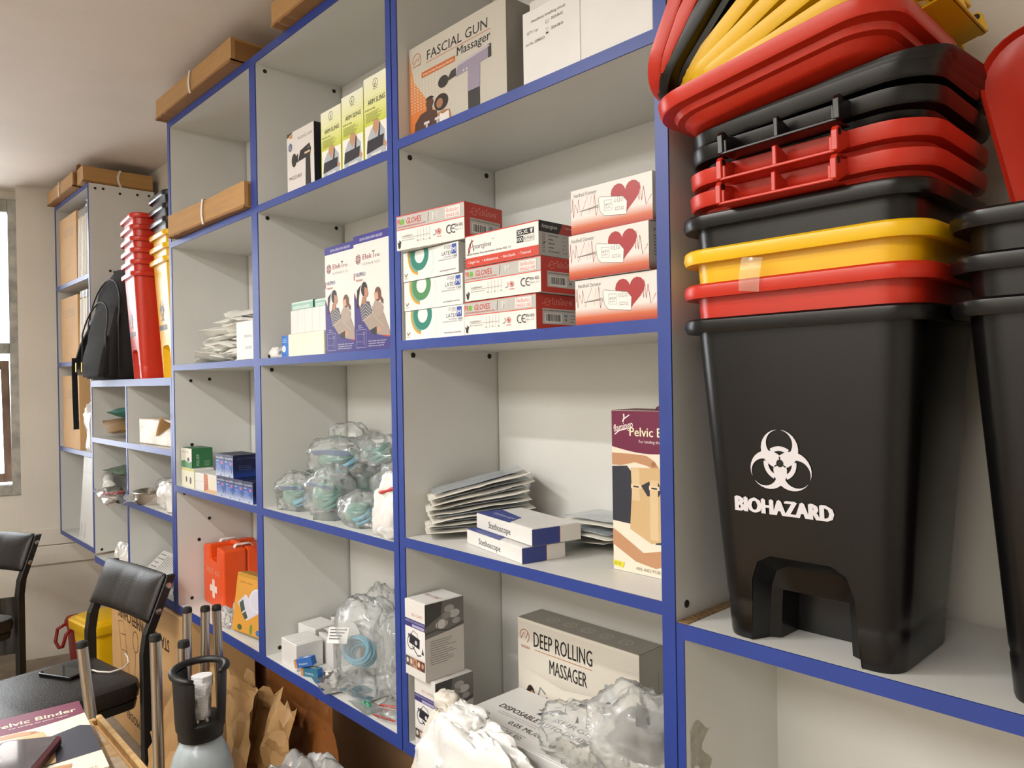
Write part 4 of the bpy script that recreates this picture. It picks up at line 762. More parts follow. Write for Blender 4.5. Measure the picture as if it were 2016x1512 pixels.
# second left compartment: heap of white packets
PKT = mat('white_packet_film', 'f0efe9', .35, bump=.3, bscale=40, var=.03)
R = random.Random(12); k = 0
for layer, (n, zz) in enumerate(((10, .026), (9, .054), (8, .082), (7, .108), (5, .134), (4, .158))):
    for i in range(n):
        u = (i+.5)/n; x = -2.795+.062*layer+(.50-.066*layer)*u+R.uniform(-.02, .02); y = R.uniform(.055, .16)+.008*layer
        t = thing('white_packet', 'white crinkled plastic packet with navy strip in the heap on the shelf', 'packet', (x, y, ZB2+zz+.004*(i % 2)), (radians(R.uniform(-14, 14)), radians(R.uniform(-12, 12)), radians(R.uniform(0, 360))), 'white packets in the heap'); strip_ = R.random() < .75
        t['label'] = 'white packet %s, %s, %s layer of the heap' % ('with navy strip' if strip_ else 'without strip', 'left end' if i == 0 else 'right end' if i == n-1 else ('', 'second', 'third', 'fourth', 'fifth', 'sixth', 'seventh', 'eighth', 'ninth')[i]+' from left', ('bottom', 'second', 'third', 'fourth', 'fifth', 'top')[layer])
        packet_mesh(.10, .15, .020, 100+k, 0, 9, wr=.008).build('plastic_film', PKT, t, smooth=30)
        if strip_:
            q = packet_mesh(.012, .075, .003, 7+k, 0, 5, wr=.001); yy = R.choice((-.03, .0, .032)); q.v = [(x_, y_+yy, z_+.010) for x_, y_, z_ in q.v]; q.build('navy_strip', mat('navy_print', '25264a', .5), t, smooth='all')
        k += 1
def art_card(A, w, d, h): front(A); A.text('MEDICAL', w*.5, h*.58, h*.06, '4a4674', w*.45); A.text('JACKET', w*.55, h*.28, h*.06, '4a4674', w*.4)
carton('white_carton', 'white printed carton edge beside the heap of packets by the divider', 'box', (-2.285, .0, ZB2), .12, .05, .118, art=art_card)

# third left compartment
def art_green(A, w, d, h):
    front(A); A.rect(0, 0, w, h, 'dad5c6'); A.poly([(0, 0), (w, 0), (w, h*.35), (w*.7, h*.25), (w*.3, h*.38), (0, h*.3)], '4f8a58'); A.text('MULTI', w*.12, h*.75, h*.10, '6d6a60', w*.55); A.poly([(w*.55, h*.45), (w*.72, h*.55), (w*.82, h*.40), (w*.66, h*.28)], '2a2f4a'); right(A, w); A.rect(0, 0, d, h, '2f6b42'); A.text('RELIEF', d*.35, h*.1, .010, 'a9c7a9', h*.6, rot=pi/2); A.lines(d*.6, h*.3, d*.3, 3, h*.1, h*.02, 'a9c7a9')
def art_yel(A, w, d, h):
    front(A); A.rect(0, 0, w, h, 'dcd9c2'); A.rect(0, h*.88, w, h*.12, 'c5c24e'); A.rect(w*.96, 0, w*.04, h, 'bdb94a'); A.ell(w*.38, h*.42, w*.06, h*.16, '4a3c32'); A.ell(w*.70, h*.38, w*.07, h*.19, '4a3c32')
ZB4 = ZB3
carton('yellow_box', 'white and yellow printed box at the left end under the green box', 'box', (-2.822, .012, ZB4), .125, .07, .068, art=art_yel)
carton('green_box', 'white and green printed box stacked on the yellow-edged box', 'box', (-2.842, .018, ZB4+.0695), .105, .075, .070, mat('green_card', '2f6b42', .45), art=art_green)
for i in range(2): carton('white_box', 'small white box beside the yellow-edged box, '+('lower' if i == 0 else 'upper')+' of two', 'box', (-2.692, .012, ZB4+.030*i), .09, .07, .029, group='two small white boxes')
def art_or(A, w, d, h):
    front(A); A.rect(0, 0, w, h, 'd9d2c6'); A.poly([(0, 0), (w*.36, h*.2), (w*.30, h), (0, h)], 'b5673f'); A.poly([(w*.05, 0), (w, 0), (w, h*.2), (w*.35, h*.2)], 'cfa67e'); A.poly([(w*.45, h*.3), (w*.66, h*.45), (w*.7, h*.8), (w*.5, h*.6)], 'dcd5a8'); A.lines(w*.04, h*.85, w*.24, 5, h*.1, h*.02, 'd09a7c')
carton('orange_box', 'white and orange printed box between white boxes and blue boxes', 'box', (-2.598, .008, ZB4), .114, .09, .062, art=art_or)
def art_cell(A, w, d, h):
    front(A); A.grad(0, 0, w, h*.4, 'b9c3d6', '2f55a8'); A.rect(0, h*.4, w, h*.34, '2f55a8'); A.rect(0, h*.74, w, h*.26, '1c2350'); A.text('Accu-Call Plus', w*.06, h*.80, h*.09, 'd9dde8', w*.88, .03); A.ell(w*.72, h*.62, w*.12, h*.07, 'c9605a'); A.ell(w*.22, h*.68, w*.14, h*.03, '9db08a'); A.lines(w*.1, h*.52, w*.6, 4, h*.06, h*.018, '93a9d6', 3); A.poly([(w*.78, h*.2), (w*.88, h*.22), (w*.86, h*.5), (w*.76, h*.5)], '2f5a6a'); A.ell(w*.62, h*.06, w*.07, h*.03, '23305c')
    right(A, w); A.rect(0, 0, d, h, '10163c'); A.grad(0, 0, d, h*.4, '1b3f94', '10163c'); A.lines(d*.2, h*.5, d*.6, 3, h*.08, h*.025, '4d5a86', 3); A.text('Accu-Call Plus', d*.15, h*.82, h*.06, '5a6390', d*.7)
CELLM = mat('navy_card', '151a3e', .4)
for i in range(4): carton('strip_box', 'small blue test strip box in the lower row, '+('leftmost', 'second from the left', 'second from the right', 'rightmost by the divider')[i], 'box', (-2.480+.071*i, .006, ZB4), .070, .09, .066, CELLM, art=art_cell, group='blue test strip boxes')
for i in range(2): carton('strip_box', 'small blue test strip box in the upper row, '+('left', 'right')[i]+' of two', 'box', (-2.490+.072*i, .008, ZB4+.0675), .071, .09, .072, CELLM, art=art_cell, group='blue test strip boxes')
bag('clear_bag', 'clear bag with yellow inside behind the blue test strip boxes', 'bag', (-2.33, .19, ZB4), (.10, .07, .11), 81, FILM, amp=.18, ridge=.3)
bag('clear_bag', 'low clear bag behind the orange box', 'bag', (-2.62, .20, ZB4), (.12, .06, .05), 82, FILM2, amp=.18, ridge=.3)

# bottom left compartment: first aid case and kitchen scale box
ORP = mat('orange_plastic', 'e4521c', .35, var=.03)
t = thing('first_aid_case', 'orange plastic first aid case with white cross standing in the bottom compartment', 'case', (-2.735, .085, ZB5), radians(-1))
def half(y0, y1):
    out = [(-.10, 0), (.10, 0), (.10, .215), (.034, .222), (.030, .165), (-.030, .165), (-.034, .222), (-.10, .215)]
    return MB().prism(out, 'y', y0, y1)
half(.002, .085).build('front_shell', ORP, t, bevel=.006, seg=2); half(.090, .175).build('rear_shell', ORP, t, bevel=.006, seg=2); MB().prism([(-.097, .003), (.097, .003), (.097, .205), (-.097, .205)], 'y', .075, .10).build('hinge_seam', mat('dark_orange_plastic', '9c2a0d', .4), t)
MB().tube([(-.036, .088, .185), (-.036, .088, .218), (.036, .088, .218), (.036, .088, .185)], .011, 8).build('carry_handle', ORP, t)
for x in (-.068, .068):
    MB().loft([[(x+dx, y, z) for dx, z in ((-.010, zz), (.010, zz), (.010, zz+.004), (-.010, zz+.004))] for y, zz in ((.050, .212), (.060, .225), (.110, .225), (.125, .212))]).build('latch', STRAP, t, bevel=.001)
A = Art(); A.frame((0, .002, 0), (1, 0, 0), (0, 0, 1)); A.text('FIRST AID', 0, .118, .019, 'e6906c', .125, .05, 'c'); A.rect(-.012, .030, .024, .068, 'ead6cc'); A.rect(-.034, .052, .068, .024, 'ead6cc'); A.build(t)
def art_scale(A, w, d, h):
    front(A); A.rect(0, 0, w, h, 'cf9336'); A.rect(0, h*.94, w, h*.06, 'b8892a'); A.text('kitchen scale', w*.12, h*.84, h*.03, '5f3a20', w*.4)
    A.ell(w*.72, h*.60, w*.26, h*.20, 'c8c6d4'); A.poly([(w*.10, h*.48), (w*.34, h*.66), (w*.85, h*.42), (w*.45, h*.22)], 'c8c6d4'); A.poly([(w*.16, h*.48), (w*.27, h*.56), (w*.37, h*.40), (w*.26, h*.33)], '3f4a44'); A.poly([(w*.29, h*.31), (w*.39, h*.38), (w*.48, h*.28), (w*.40, h*.23)], '3f4a44'); A.ring(w*.72, h*.60, w*.22, w*.235, 'dedce8', sy=.8)
    A.ell(w*.25, h*.08, w*.08, h*.05, '4c5a2a'); A.ell(w*.62, h*.10, w*.05, h*.09, '6d8a34'); A.ell(w*.86, h*.08, w*.08, h*.05, '3f6ea3'); A.rect(0, 0, w, h*.02, 'b8892a')
    right(A, w); A.rect(0, 0, d, h, 'b98a2c')
carton('scale_box', 'yellow kitchen scale box leaning beside the divider in the bottom compartment', 'box', (-2.415, .022, ZB5+.0072), .18, .045, .185, mat('gold_card', 'b98a2c', .35, metal=.3), art=art_scale, rot=(radians(-8), 0, radians(7)))
bag('clear_bag', 'clear crinkled bag between the first aid case and the scale box', 'bag', (-2.47, .115, ZB5), (.055, .06, .045), 91, FILM2, amp=.2, ridge=.35)
bag('clear_bag', 'crumpled pinkish clear bag before the first aid case', 'bag', (-2.50, .03, ZB5), (.06, .022, .035), 92, FILM, amp=.2, ridge=.35)

# ================================================================== PEDAL BINS AND THEIR LIDS
def shell(mb, prof, n=6):
    mb.loft([rrect(w, d, r, z, n, cy=cy) for w, d, r, z, cy in prof], True, True); return mb
BW, BD, TW, TD, BH = .252, .205, .312, .262, .445
def bin_prof():
    p = [(BW-.012, BD-.012, .030, 0, 0), (BW-.008, BD-.008, .034, .004, 0), (BW-.001, BD-.001, .036, .050, 0), (BW-.0025, BD-.0025, .0355, .053, 0)]
    for t in (.02, .15, .4, .7, .96): p.append((BW+(TW-BW)*t, BD+(TD-BD)*t, .036+.010*t, .054+(BH-.054)*t, 0))
    p += [(TW-.001, TD-.001, .046, BH-.003, 0), (TW+.030, TD+.030, .055, BH-.004, 0), (TW+.036, TD+.036, .057, BH+.004, 0), (TW+.034, TD+.034, .057, BH+.013, 0), (TW+.027, TD+.027, .053, BH+.016, 0), (TW-.003, TD-.003, .046, BH+.014, 0)]
    for t in (.7, .3, .03): p.append((BW+(TW-BW)*t-.0065, BD+(TD-BD)*t-.0065, .034+.01*t, .054+(BH-.054)*t, 0))
    p += [(BW-.0075, BD-.0075, .034, .040, 0), (BW-.013, BD-.013, .030, .010, 0)]
    return p
def bin_mesh(key, m, recess):
    mb = shell(MB(), bin_prof()); me = mb.mesh(key, m)
    if recess:
        c = MB().prism([(-.077, -.02), (.077, -.02), (.071, .090), (.062, .116), (.042, .127), (-.042, .127), (-.062, .116), (-.071, .090)], 'y', -.2, -.008)
        co = put('cut', c.mesh('cut', m)); bo = put('b', me); md = bo.modifiers.new('b', 'BOOLEAN'); md.object = co; md.operation = 'DIFFERENCE'; md.solver = 'EXACT'
        dg = bpy.context.evaluated_depsgraph_get(); me = bpy.data.meshes.new_from_object(bo.evaluated_get(dg)); me.name = key
        bpy.data.objects.remove(co); bpy.data.objects.remove(bo)
    me.shade_smooth(); me.set_sharp_from_angle(angle=radians(35)); return me
BINM = {}
def bio(A, cx, cy, s, col, bgc):
    for k in range(3):
        a = radians(90+120*k); ca, sa = cos(a), sin(a)
        def T(x, y): return (cx+s*(x*sa+y*ca), cy+s*(-x*ca+y*sa))    # local y is the lobe axis
        N = 26; e0 = 7; e1 = 13
        outer = [T(15*sin(radians(t)), 11+15*cos(radians(t))) for t in [e0+(360-2*e0)*i/N for i in range(N+1)]]
        inner = [T(10.6*sin(radians(t)), 15.2+10.6*cos(radians(t))) for t in [e1+(360-2*e1)*i/N for i in range(N+1)]]
        A.raw(outer+inner, [(i, i+1, N+2+i, N+1+i) for i in range(N)], col)
    A.ell(cx, cy, s*3.0, s*3.0, bgc, 16)
    for k in range(3):
        a = radians(90+120*k); A.line([(cx+s*2*cos(a), cy+s*2*sin(a)), (cx+s*5.2*cos(a), cy+s*5.2*sin(a))], s*1.1, bgc)
        A.ring(cx, cy, s*9.6, s*13.2, col, 10, 90+120*k-36, 90+120*k+36)
def bin_(label, loc, m, col, rz=0, scale=1, printed=None, bottom=False, group=None, tilt=(0, 0), zs=None):
    t = thing('pedal_bin', label, 'bin', loc, (tilt[0], tilt[1], rz), group); t.scale = (scale, scale, zs or scale)
    key = 'bin_body_'+col
    if key not in BINM: BINM[key] = bin_mesh(key, m, True)
    put('bin_body', BINM[key], t)
    if bottom:
        g = MB(); ar = [(-.0765, .0005), (-.0712, .090), (-.0622, .1162), (-.042, .1272), (.042, .1272), (.0622, .1162), (.0712, .090), (.0765, .0005)]
        y0 = -BD/2+.0025; g.loft([[(x, y0-max(0, z-.054)*.073, z) for x, z in ar], [(x*.97, y0+.006, z*.97) for x, z in ar], [(x*.84, y0+.030, z*.84) for x, z in ar], [(x*.66, y0+.038, min(z, .080)*.88) for x, z in ar], [(x*.64, y0+.088, min(z, .080)*.80) for x, z in ar]], False, True, False)
        
        if 'recess'+col not in BINM: BINM['recess'+col] = g.mesh('pedal_recess', m, fix=False, smooth=30)
        put('pedal_recess', BINM['recess'+col], t)
    if printed:
        ang = math.atan2((TD-BD)/2, BH-.054); A = Art(); A.frame((0, -BD/2-.0012, .054), (1, 0, 0), (0, -sin(ang), cos(ang)))
        bio(A, -.020, .205, .00178, printed, col); A.text('BIOHAZARD', -.020, .133, .0205, printed, .138, .14, 'c'); A.build(t)
    return t
BIN0 = (-.463, .108)
def stackbins(x, y, z, items, rz, labels, scale=1, group=None, lean=(0, 0), printed=None):
    for i, (m, c) in enumerate(items):
        bin_(labels[i], (x+lean[0]*i, y+lean[1]*i, z+.0496*scale*i), m, c, rz, scale, printed if i == 0 else None, i == 0, group)
BK, RD_, YL = (BLACKP, '0d0c0c'), (REDP, 'c62f1c'), (YELP, 'eaba14')
ZD = 1.1235
stackbins(BIN0[0], BIN0[1], ZD, [BK, RD_, YL, BK], 0, ['large black pedal bin with white BIOHAZARD mark at the bottom of the big stack', 'red pedal bin nested between black and yellow ones in the big stack', 'yellow pedal bin with tape on its rim nested in the big stack', 'black pedal bin nested topmost in the big stack under the lids'], printed='d9d6da')
tp = MB().grid(lambda u, v: (-.06+.03*u+.006*v, -.1500-.003*sin(v*3)-.0012*noise.noise(Vector((u*4, v*4, 2))), .395+.045*v-.004*u), 6, 8); tp.build('tape_scrap', mat('clear_tape', 'e8e2cc', .15, film=.22), [o for o in bpy.data.objects if o.get('label', '').startswith('yellow pedal bin with tape')][0], smooth='all')
stackbins(-.110, .125, ZD, [BK, BK, BK], 0, ['black pedal bin at the bottom of the stack cut off by the right picture edge', 'black pedal bin in the middle of the stack at the right picture edge', 'black pedal bin topmost in the stack at the right picture edge'])
# lids: upside-down trays with a hinge bracket on their front edge
LIDM = {}
def lid_mesh(col, m):
    if col in LIDM: return LIDM[col]
    p = [(.262, .205, .045, 0, 0), (.275, .218, .05, .004, 0), (.290, .233, .052, .014, 0), (.306, .250, .056, .016, 0), (.312, .256, .057, .024, 0), (.338, .284, .062, .026, 0), (.343, .289, .064, .030, 0), (.345, .291, .064, .046, 0), (.341, .287, .063, .047, 0), (.338, .284, .062, .034, 0), (.308, .252, .055, .030, 0), (.284, .228, .05, .018, 0), (.26, .2, .045, .008, 0)]
    a = shell(MB(), p, 8).mesh('lid_shell_'+col, m, smooth=34)
    b = MB(); y = -.146
    for sx in (-1, 1):
        x = sx*.078; b.prism([(y+.006, .028), (y-.026, .014), (y-.034, .016), (y-.034, .040), (y-.030, .046), (y-.024, .046), (y-.018, .042), (y+.006, .046)], 'x', x-.004, x+.004)
        b.box(x-.008 if sx > 0 else x, x if sx > 0 else x+.008, y-.031, y-.018, .016, .034)
    b.box(-.078, .078, y-.033, y-.028, .014, .018); b.box(-.078, .078, y-.031, y+.006, .014, .016)
    b = b.mesh('hinge_'+col, m, bevel=.0012)
    c = MB().prism([(y+.006, .016), (y-.031, .016), (y-.031, .042), (y-.026, .044), (y+.006, .034)], 'x', -.003, .003).mesh('rib_'+col, m, bevel=.001)
    h = MB().lathe([(.0045, -.0046), (.0045, .0046)], 12); h.v = [(z, y-.027+x, .039+yy) for x, yy, z in h.v]; h = h.mesh('hole_'+col, SCREW)
    LIDM[col] = (a, b, c, h); return LIDM[col]
def lid(label, loc, m, col, rot=(0, 0, 0), group=None, hinge=True):
    t = thing('bin_lid', label, 'lid', loc, rot, group); a, b, c, h = lid_mesh(col, m)
    put('lid_tray', a, t)
    if hinge:
        put('hinge_bracket', b, t); put('hinge_rib', c, t)
        for sx in (-.078, .078): put('pin_hole', h, t).location = (sx, 0, 0)
    return t
LX, LY = BIN0[0]+.004, BIN0[1]+.004
zt = ZD+.0496*3+BH+.016-.014
lid('red bin lid with hinge bracket, lower of two, directly on the big bin stack', (LX, LY, zt+.001), *RD_, rot=(0, radians(-.5), 0), group='red hinged lids')
lid('red bin lid with hinge bracket, upper of two, under the black lids', (LX+.002, LY, zt+.034), *RD_, rot=(0, radians(-1.0), 0), group='red hinged lids')
lid('black bin lid with hinge bracket lying on the two red hinged lids', (LX+.006, LY-.002, zt+.069), *BK, rot=(0, radians(-2.0), 0), group='black lids')
lid('black bin lid tilted on the hinged black lid, lowest of three', (LX+.006, LY+.004, zt+.099), *BK, rot=(radians(1), radians(-3.8), radians(180)*0), group='black lids', hinge=False)
lid('black bin lid tilted on the hinged black lid, middle of three', (LX+.008, LY+.014, zt+.112), *BK, rot=(radians(3), radians(-4.3), 0), group='black lids', hinge=False)
lid('black bin lid tilted on the hinged black lid, topmost of three', (LX+.010, LY+.026, zt+.125), *BK, rot=(radians(5), radians(-4.8), 0), group='black lids', hinge=False)
def fan(label, ang, off, mc, group, hz=radians(90), dy=0, dx=0, lift=0):
    """a lid of the fan: pivots about the left edge of the heap, hinge end at the raised right side"""
    piv = Vector((LX-.170+dx, LY-.02+dy, zt+.140)); a = radians(ang)
    R_ = Matrix.Rotation(-a, 4, 'Y') @ Matrix.Translation((.16+lift, 0, off)) @ Matrix.Rotation(hz, 4, 'Z')
    M = Matrix.Translation(piv) @ R_
    t = lid(label, (0, 0, 0), *mc, group=group); t.location = M.to_translation(); t.rotation_euler = M.to_euler(); return t
fan('big red bin lid tilted in front, lowest of the fanned lids', 7.8, -.010, RD_, 'fanned red lids', hz=pi, dy=-.034, dx=-.003)
for i, (an, of) in enumerate(((14.5, .006), (21.5, .009), (29, .012), (37, .015))):
    fan('yellow bin lid in the fan, '+('lowest, just above the tilted red lid', 'second from the bottom', 'second from the top', 'topmost beside the black lid')[i], an, of, YL, 'fanned yellow lids', dy=.035, dx=.02-.003*i)
fan('black bin lid in the fan between the yellow and the steep red lids', 47, .020, BK, None, hz=pi, dy=-.012, dx=.004, lift=.03)
fan('red bin lid standing steeply in the fan, right of two', 54.5, .026, RD_, 'fanned red lids', hz=pi, dy=-.016, dx=.010, lift=.04)
fan('red bin lid standing steeply in the fan, leftmost', 63, .030, RD_, 'fanned red lids', hz=pi, dy=-.020, dx=.016, lift=.045)
t = lid('dark red bin lid standing upright on the bins at the right picture edge', (0, 0, 0), *RD_, hinge=False)
M = Matrix.Translation((-.098, .20, ZD+.0496*2+BH+.016+.140)) @ Matrix.Rotation(radians(80), 4, 'X') @ Matrix.Rotation(radians(14), 4, 'Z'); t.location = M.to_translation(); t.rotation_euler = M.to_euler()

# narrow bins on the pigeonhole unit
ZA = 1.5335; NS = .80
lab = ['at the bottom', 'second from the bottom', 'third from the bottom', 'third from the top', 'second from the top', 'topmost']
for i in range(6): bin_('red pedal bin %s of the narrow red stack beside the backpack' % lab[i], (-3.300, .085, ZA+.0496*NS*1.18*i), *RD_, rz=radians(-6), scale=.78, zs=.94, printed='5a1612' if i == 0 else None, bottom=i == 0, group='red bins by the backpack')
for i, mc in enumerate((YL, YL, YL, BK, BK, BK)): bin_('%s pedal bin %s of the yellow and black stack, far left' % ('yellow' if i < 3 else 'black', ('at the bottom', 'second from the bottom', 'topmost yellow', 'lowest black', 'second black', 'topmost')[i]), (-3.018, .115, ZA+.0496*1.0*i), *mc, rz=radians(-4), scale=.78, zs=1.0, printed='2b2618' if i == 0 else None, bottom=i == 0, group='yellow and black bins in the narrow stack')

# ================================================================== FAR LEFT UNITS
def art_marks(A, w, d, h):
    front(A)
    for i in range(4): q = [(w*(.28+.14*i), h*.70), (w*(.39+.14*i), h*.70), (w*(.39+.14*i), h*.80), (w*(.28+.14*i), h*.80)]; A.line(q+[q[0]], .003, '8d6c46'); A.text('1247'[i] if 0 else '↑', w*(.31+.14*i), h*.72, .02, '8d6c46')
    for x, y in ((.38, .45), (.62, .45), (.38, .22), (.62, .22)): A.line([(w*x, h*y), (w*x, h*(y+.03)), (w*(x+.06), h*(y+.03))], .002, '8d6c46')
for i, (z, hh) in enumerate(((2.052, .35), (1.637, .34), (1.183, .38))):
    carton('brown_carton', 'tall brown carton with printed squares in the far left column, '+('top', 'second', 'third')[i]+' compartment', 'box', (-4.59, .006, z+E_), .345, .22, hh, CARDL, art=art_marks, group='tall brown cartons')
SHEETM = mat('white_wrapped_sheets', 'dcd4c6', .4, var=.04)
for c, (z, n, hh) in enumerate(((2.052, 11, .30), (1.637, 7, .31))):
    for i in range(n):
        t = thing('wrapped_sheet', 'thin white wrapped pack beside the %s brown carton, %s' % ('top' if c == 0 else 'second', 'leftmost of its row' if i == 0 else 'rightmost of its row' if i == n-1 else ('', 'second', 'third', 'fourth', 'fifth', 'sixth', 'seventh', 'eighth', 'ninth', 'tenth')[i]+' from the left'), 'packet', (-4.225+.0185*i, .006+.002*(i % 3), z+.0018), (0, radians(3.5 if c == 0 else 6), 0), 'white wrapped packs '+('top' if c == 0 else 'second')+' compartment')
        MB().box(0, .014, 0, .2, .0, hh+.006*(i % 2)).build('pack', SHEETM, t, bevel=.003); MB().prism([(0, hh+.004), (.012, hh+.004), (.016+.006*(i % 2), hh+.035), (.004, hh+.04)], 'y', .0, .03).build('film_end', FILM2, t)
bag('clear_bag', 'white crumpled film bag beside the third brown carton in the left column', 'bag', (-4.115, .085, 1.184), (.085, .075, .135), 101, FILMW, amp=.14, ridge=.3, e=.6)
bag('clear_bag', 'small twist of clear film under the top of the left column', 'bag', (-4.12, .08, 2.40), (.06, .05, .03), 102, FILMW, amp=.2, ridge=.4)
def art_wb(A, w, d, h): front(A); A.lines(w*.08, h*.95, w*.8, 10, h*.016, h*.004, 'b5aeb0', 3); A.rect(w*.12, h*.05, w*.02, h*.16, '8a8488'); A.rect(w*.36, h*.04, w*.02, h*.2, '8a8488')
carton('white_panel_box', 'tall white flat box with fine grey print leaning in the bottom left compartment', 'box', (-4.29, .003, .7246), .275, .03, .425, art=art_wb, rot=(radians(-4), 0, 0))
# backpack
t = thing('backpack', 'black backpack with brass zip pulls standing on the pigeonhole unit', 'backpack', (-3.70, .075, ZA), radians(8)); t.scale = (1.07, 1.07, 1.06)
def bp_prof(w, d, h, bulge=1):
    rings = []
    for k in range(15):
        u = k/14; z = h*u; s = (.86+.2*u*(1-u)+.10*min(1, u*6)) * (1 if u < .74 else max(.2, (1-((u-.74)/.275)**2.6))**.5); dd = d*(1-.35*u**2)*(1 if u < .9 else .85)
        rings.append(rrect(w*s, max(.03, dd), min(w*s, dd)*.38, z, 5, cy=(d-dd)*.4))
    return rings
MB().loft(bp_prof(.32, .21, .475)).build('main_body', FABRIC, t, smooth='all')
mb = MB().loft(bp_prof(.24, .07, .33)); mb.v = [(x+.01, y-.095+.05*(z/.4)**2, z+.006) for x, y, z in mb.v]; mb.build('front_pocket', FABRIC, t, smooth='all')
mb = MB().loft(bp_prof(.20, .05, .19)); mb.v = [(x+.02, y-.128+.03*(z/.2)**2, z+.012) for x, y, z in mb.v]; mb.build('lower_pocket', FABRIC, t, smooth='all')
def arch(w, h, y, z0): return [(-w, y+.00, z0)]+[(-w*cos(pi*i/12), y+.03*sin(pi*i/12), z0+h*(.55+.45*sin(pi*i/12))) for i in range(13)]+[(w, y, z0)]
ZIP = mat('zip_tape', '2e2a29', .6)
for a in (arch(.115, .30, -.128, .03), arch(.145, .40, -.090, .03)): MB().tube(a, .0035, 6).build('zip_line', ZIP, t, smooth='all')
for x in (-.105, -.045): MB().box(x-.004, x+.004, -.160, -.157, .035, .075).build('zip_pull', BRASS, t)
MB().tube([(-.05, .05, .445), (-.04, .05, .485), (.04, .05, .485), (.05, .05, .445)], .008, 8).build('grab_handle', FABRIC, t, smooth='all')
def strap(pts, w, th):
    mb = MB(); rings = []
    for i, p in enumerate(pts):
        p = Vector(p); tg = (Vector(pts[min(i+1, len(pts)-1)])-Vector(pts[max(i-1, 0)])).normalized(); s = Vector((0, 1, 0)); s = (s-tg*s.dot(tg)).normalized(); nn = tg.cross(s)
        rings.append([p+s*w+nn*th, p-s*w+nn*th, p-s*w-nn*th, p+s*w-nn*th])
    return mb.loft(rings)
strap([(-.13, .03, .40), (-.165, .0, .33), (-.20, -.04, .24), (-.235, -.07, .15), (-.24, -.085, .09), (-.215, -.09, .06), (-.17, -.06, .05), (-.14, -.02, .05)], .024, .006).build('shoulder_strap', FABRIC, t, smooth=40)
strap([(-.235, -.115, .10), (-.232, -.118, .04), (-.228, -.118, -.08), (-.222, -.118, -.19), (-.222, -.118, -.215)], .011, .0022).build('strap_tail', FABRIC, t, smooth=40)
# pigeonholes
KB = mat('brown_envelope', '9c7a50', .45, var=.08, bump=.2)
t = thing('padded_envelope', 'brown padded envelope lying in the upper left pigeonhole', 'envelope', (-3.80, .105, 1.262+.055), (radians(4), radians(9), radians(-10)))
packet_mesh(.19, .28, .04, 111, .06, 14).build('envelope', KB, t, smooth='all')
t = thing('teal_packet', 'teal wrapped packet on top of the brown envelope', 'packet', (-3.735, .12, 1.262+.118), (radians(-4), radians(-6), radians(20)))
packet_mesh(.15, .20, .05, 112, .04, 12, wr=.006).build('wrapping', mat('teal_cloth', '1f6b60', .5, var=.15, bump=.3), t, smooth=32)
t = thing('wrapped_parcel', 'white wrapped parcel with torn brown flap in the upper right pigeonhole', 'box', (-3.345, .022, 1.262+.001), radians(2))
MB().box(0, .38, 0, .16, 0, .105).build('parcel', mat('crinkled_white_wrap', 'e0d6c6', .4, col2='b5a893', scale=9, bump=.4, bscale=30), t, bevel=.004)
MB().grid(lambda u, v: (.20+.19*u, -.004-.05*sin(pi*v*.6)*u, .035+.055*u+.035*v*(.3+u)), 6, 5).build('torn_flap', CARD, t)
t = thing('green_packet', 'dark green plastic packet in the middle left pigeonhole', 'packet', (-3.80, .10, 1.013+.092), (radians(5), 0, radians(4)))
packet_mesh(.12, .30, .03, 113, 0, 12).build('plastic_film', mat('green_film', '3c5a41', .2, var=.2), t, smooth=32)
t = thing('zip_bag', 'clear zip bag with red stripes hanging over the middle pigeonhole shelf', 'bag', (-3.47, -.048, 1.013+.022), (radians(6), radians(3), radians(-6)))
packet_mesh(.10, .36, .026, 114, 0, 16, wr=.008).build('plastic_film', FILM2, t, smooth=30)
for x in (-.02, .0): MB().box(x-.003, x+.003, -.042, .042, .0135, .0145).build('red_seal', mat('red_tie'), t)
t = thing('white_packet', 'rolled white plastic sheet in the middle left pigeonhole', 'packet', (-3.845, .03, 1.013+.040), (0, radians(5), radians(-12)))
MB().tube([(-.13, 0, 0), (-.05, .004, .0), (.06, 0, .0), (.13, -.003, 0)], lambda u: .026+.006*sin(u*9), 12).build('rolled_film', FILMW, t, smooth='all')
t = thing('kidney_dish', 'steel kidney dish on the middle right pigeonhole shelf', 'dish', (-3.295, .055, 1.014), radians(4))
kd = lambda s, z: [(s*.115*cos(a), s*(.055*sin(a)+.035*cos(a)**2)-.02, z) for a in [2*pi*i/28 for i in range(28)]]
MB().loft([kd(.78, 0), kd(.86, .01), kd(.96, .045), kd(1.03, .048), kd(.98, .05), kd(.92, .045), kd(.8, .006)]).build('dish', STEEL, t, smooth=True)
bag('clear_bag', 'white crinkled film bag at the right of the kidney dish', 'bag', (-3.035, .075, 1.014), (.105, .065, .07), 115, FILMW, amp=.16, ridge=.35)
bag('clear_bag', 'clear film heaped over the kidney dish', 'bag', (-3.285, .14, 1.014+.052), (.11, .06, .025), 116, FILM2, amp=.16, ridge=.3)
def art_lime(A, w, d, h): front(A); A.grad(0, 0, w, h, '9fb840', '6f9a2a'); right(A, w); A.rect(0, 0, d, h, 'dcdad4')
carton('lime_box', 'white and lime green flat box in the lower left pigeonhole', 'box', (-3.90, .09, ZB5+.001), .24, .12, .062, art=art_lime, rz=radians(-14))
bag('white_bag', 'white crumpled paper bag before the lime green box', 'bag', (-3.59, .032, ZB5), (.09, .04, .065), 117, FILMW, amp=.18, ridge=.35)
t = thing('booklet', 'white printed booklet leaning in the lower right pigeonhole', 'booklet', (-3.40, .035, ZB5+.004), (radians(40), 0, radians(3)))
MB().box(0, .30, 0, .13, 0, .006).build('pages', PAPERW, t); A = Art(); top(A, .006)
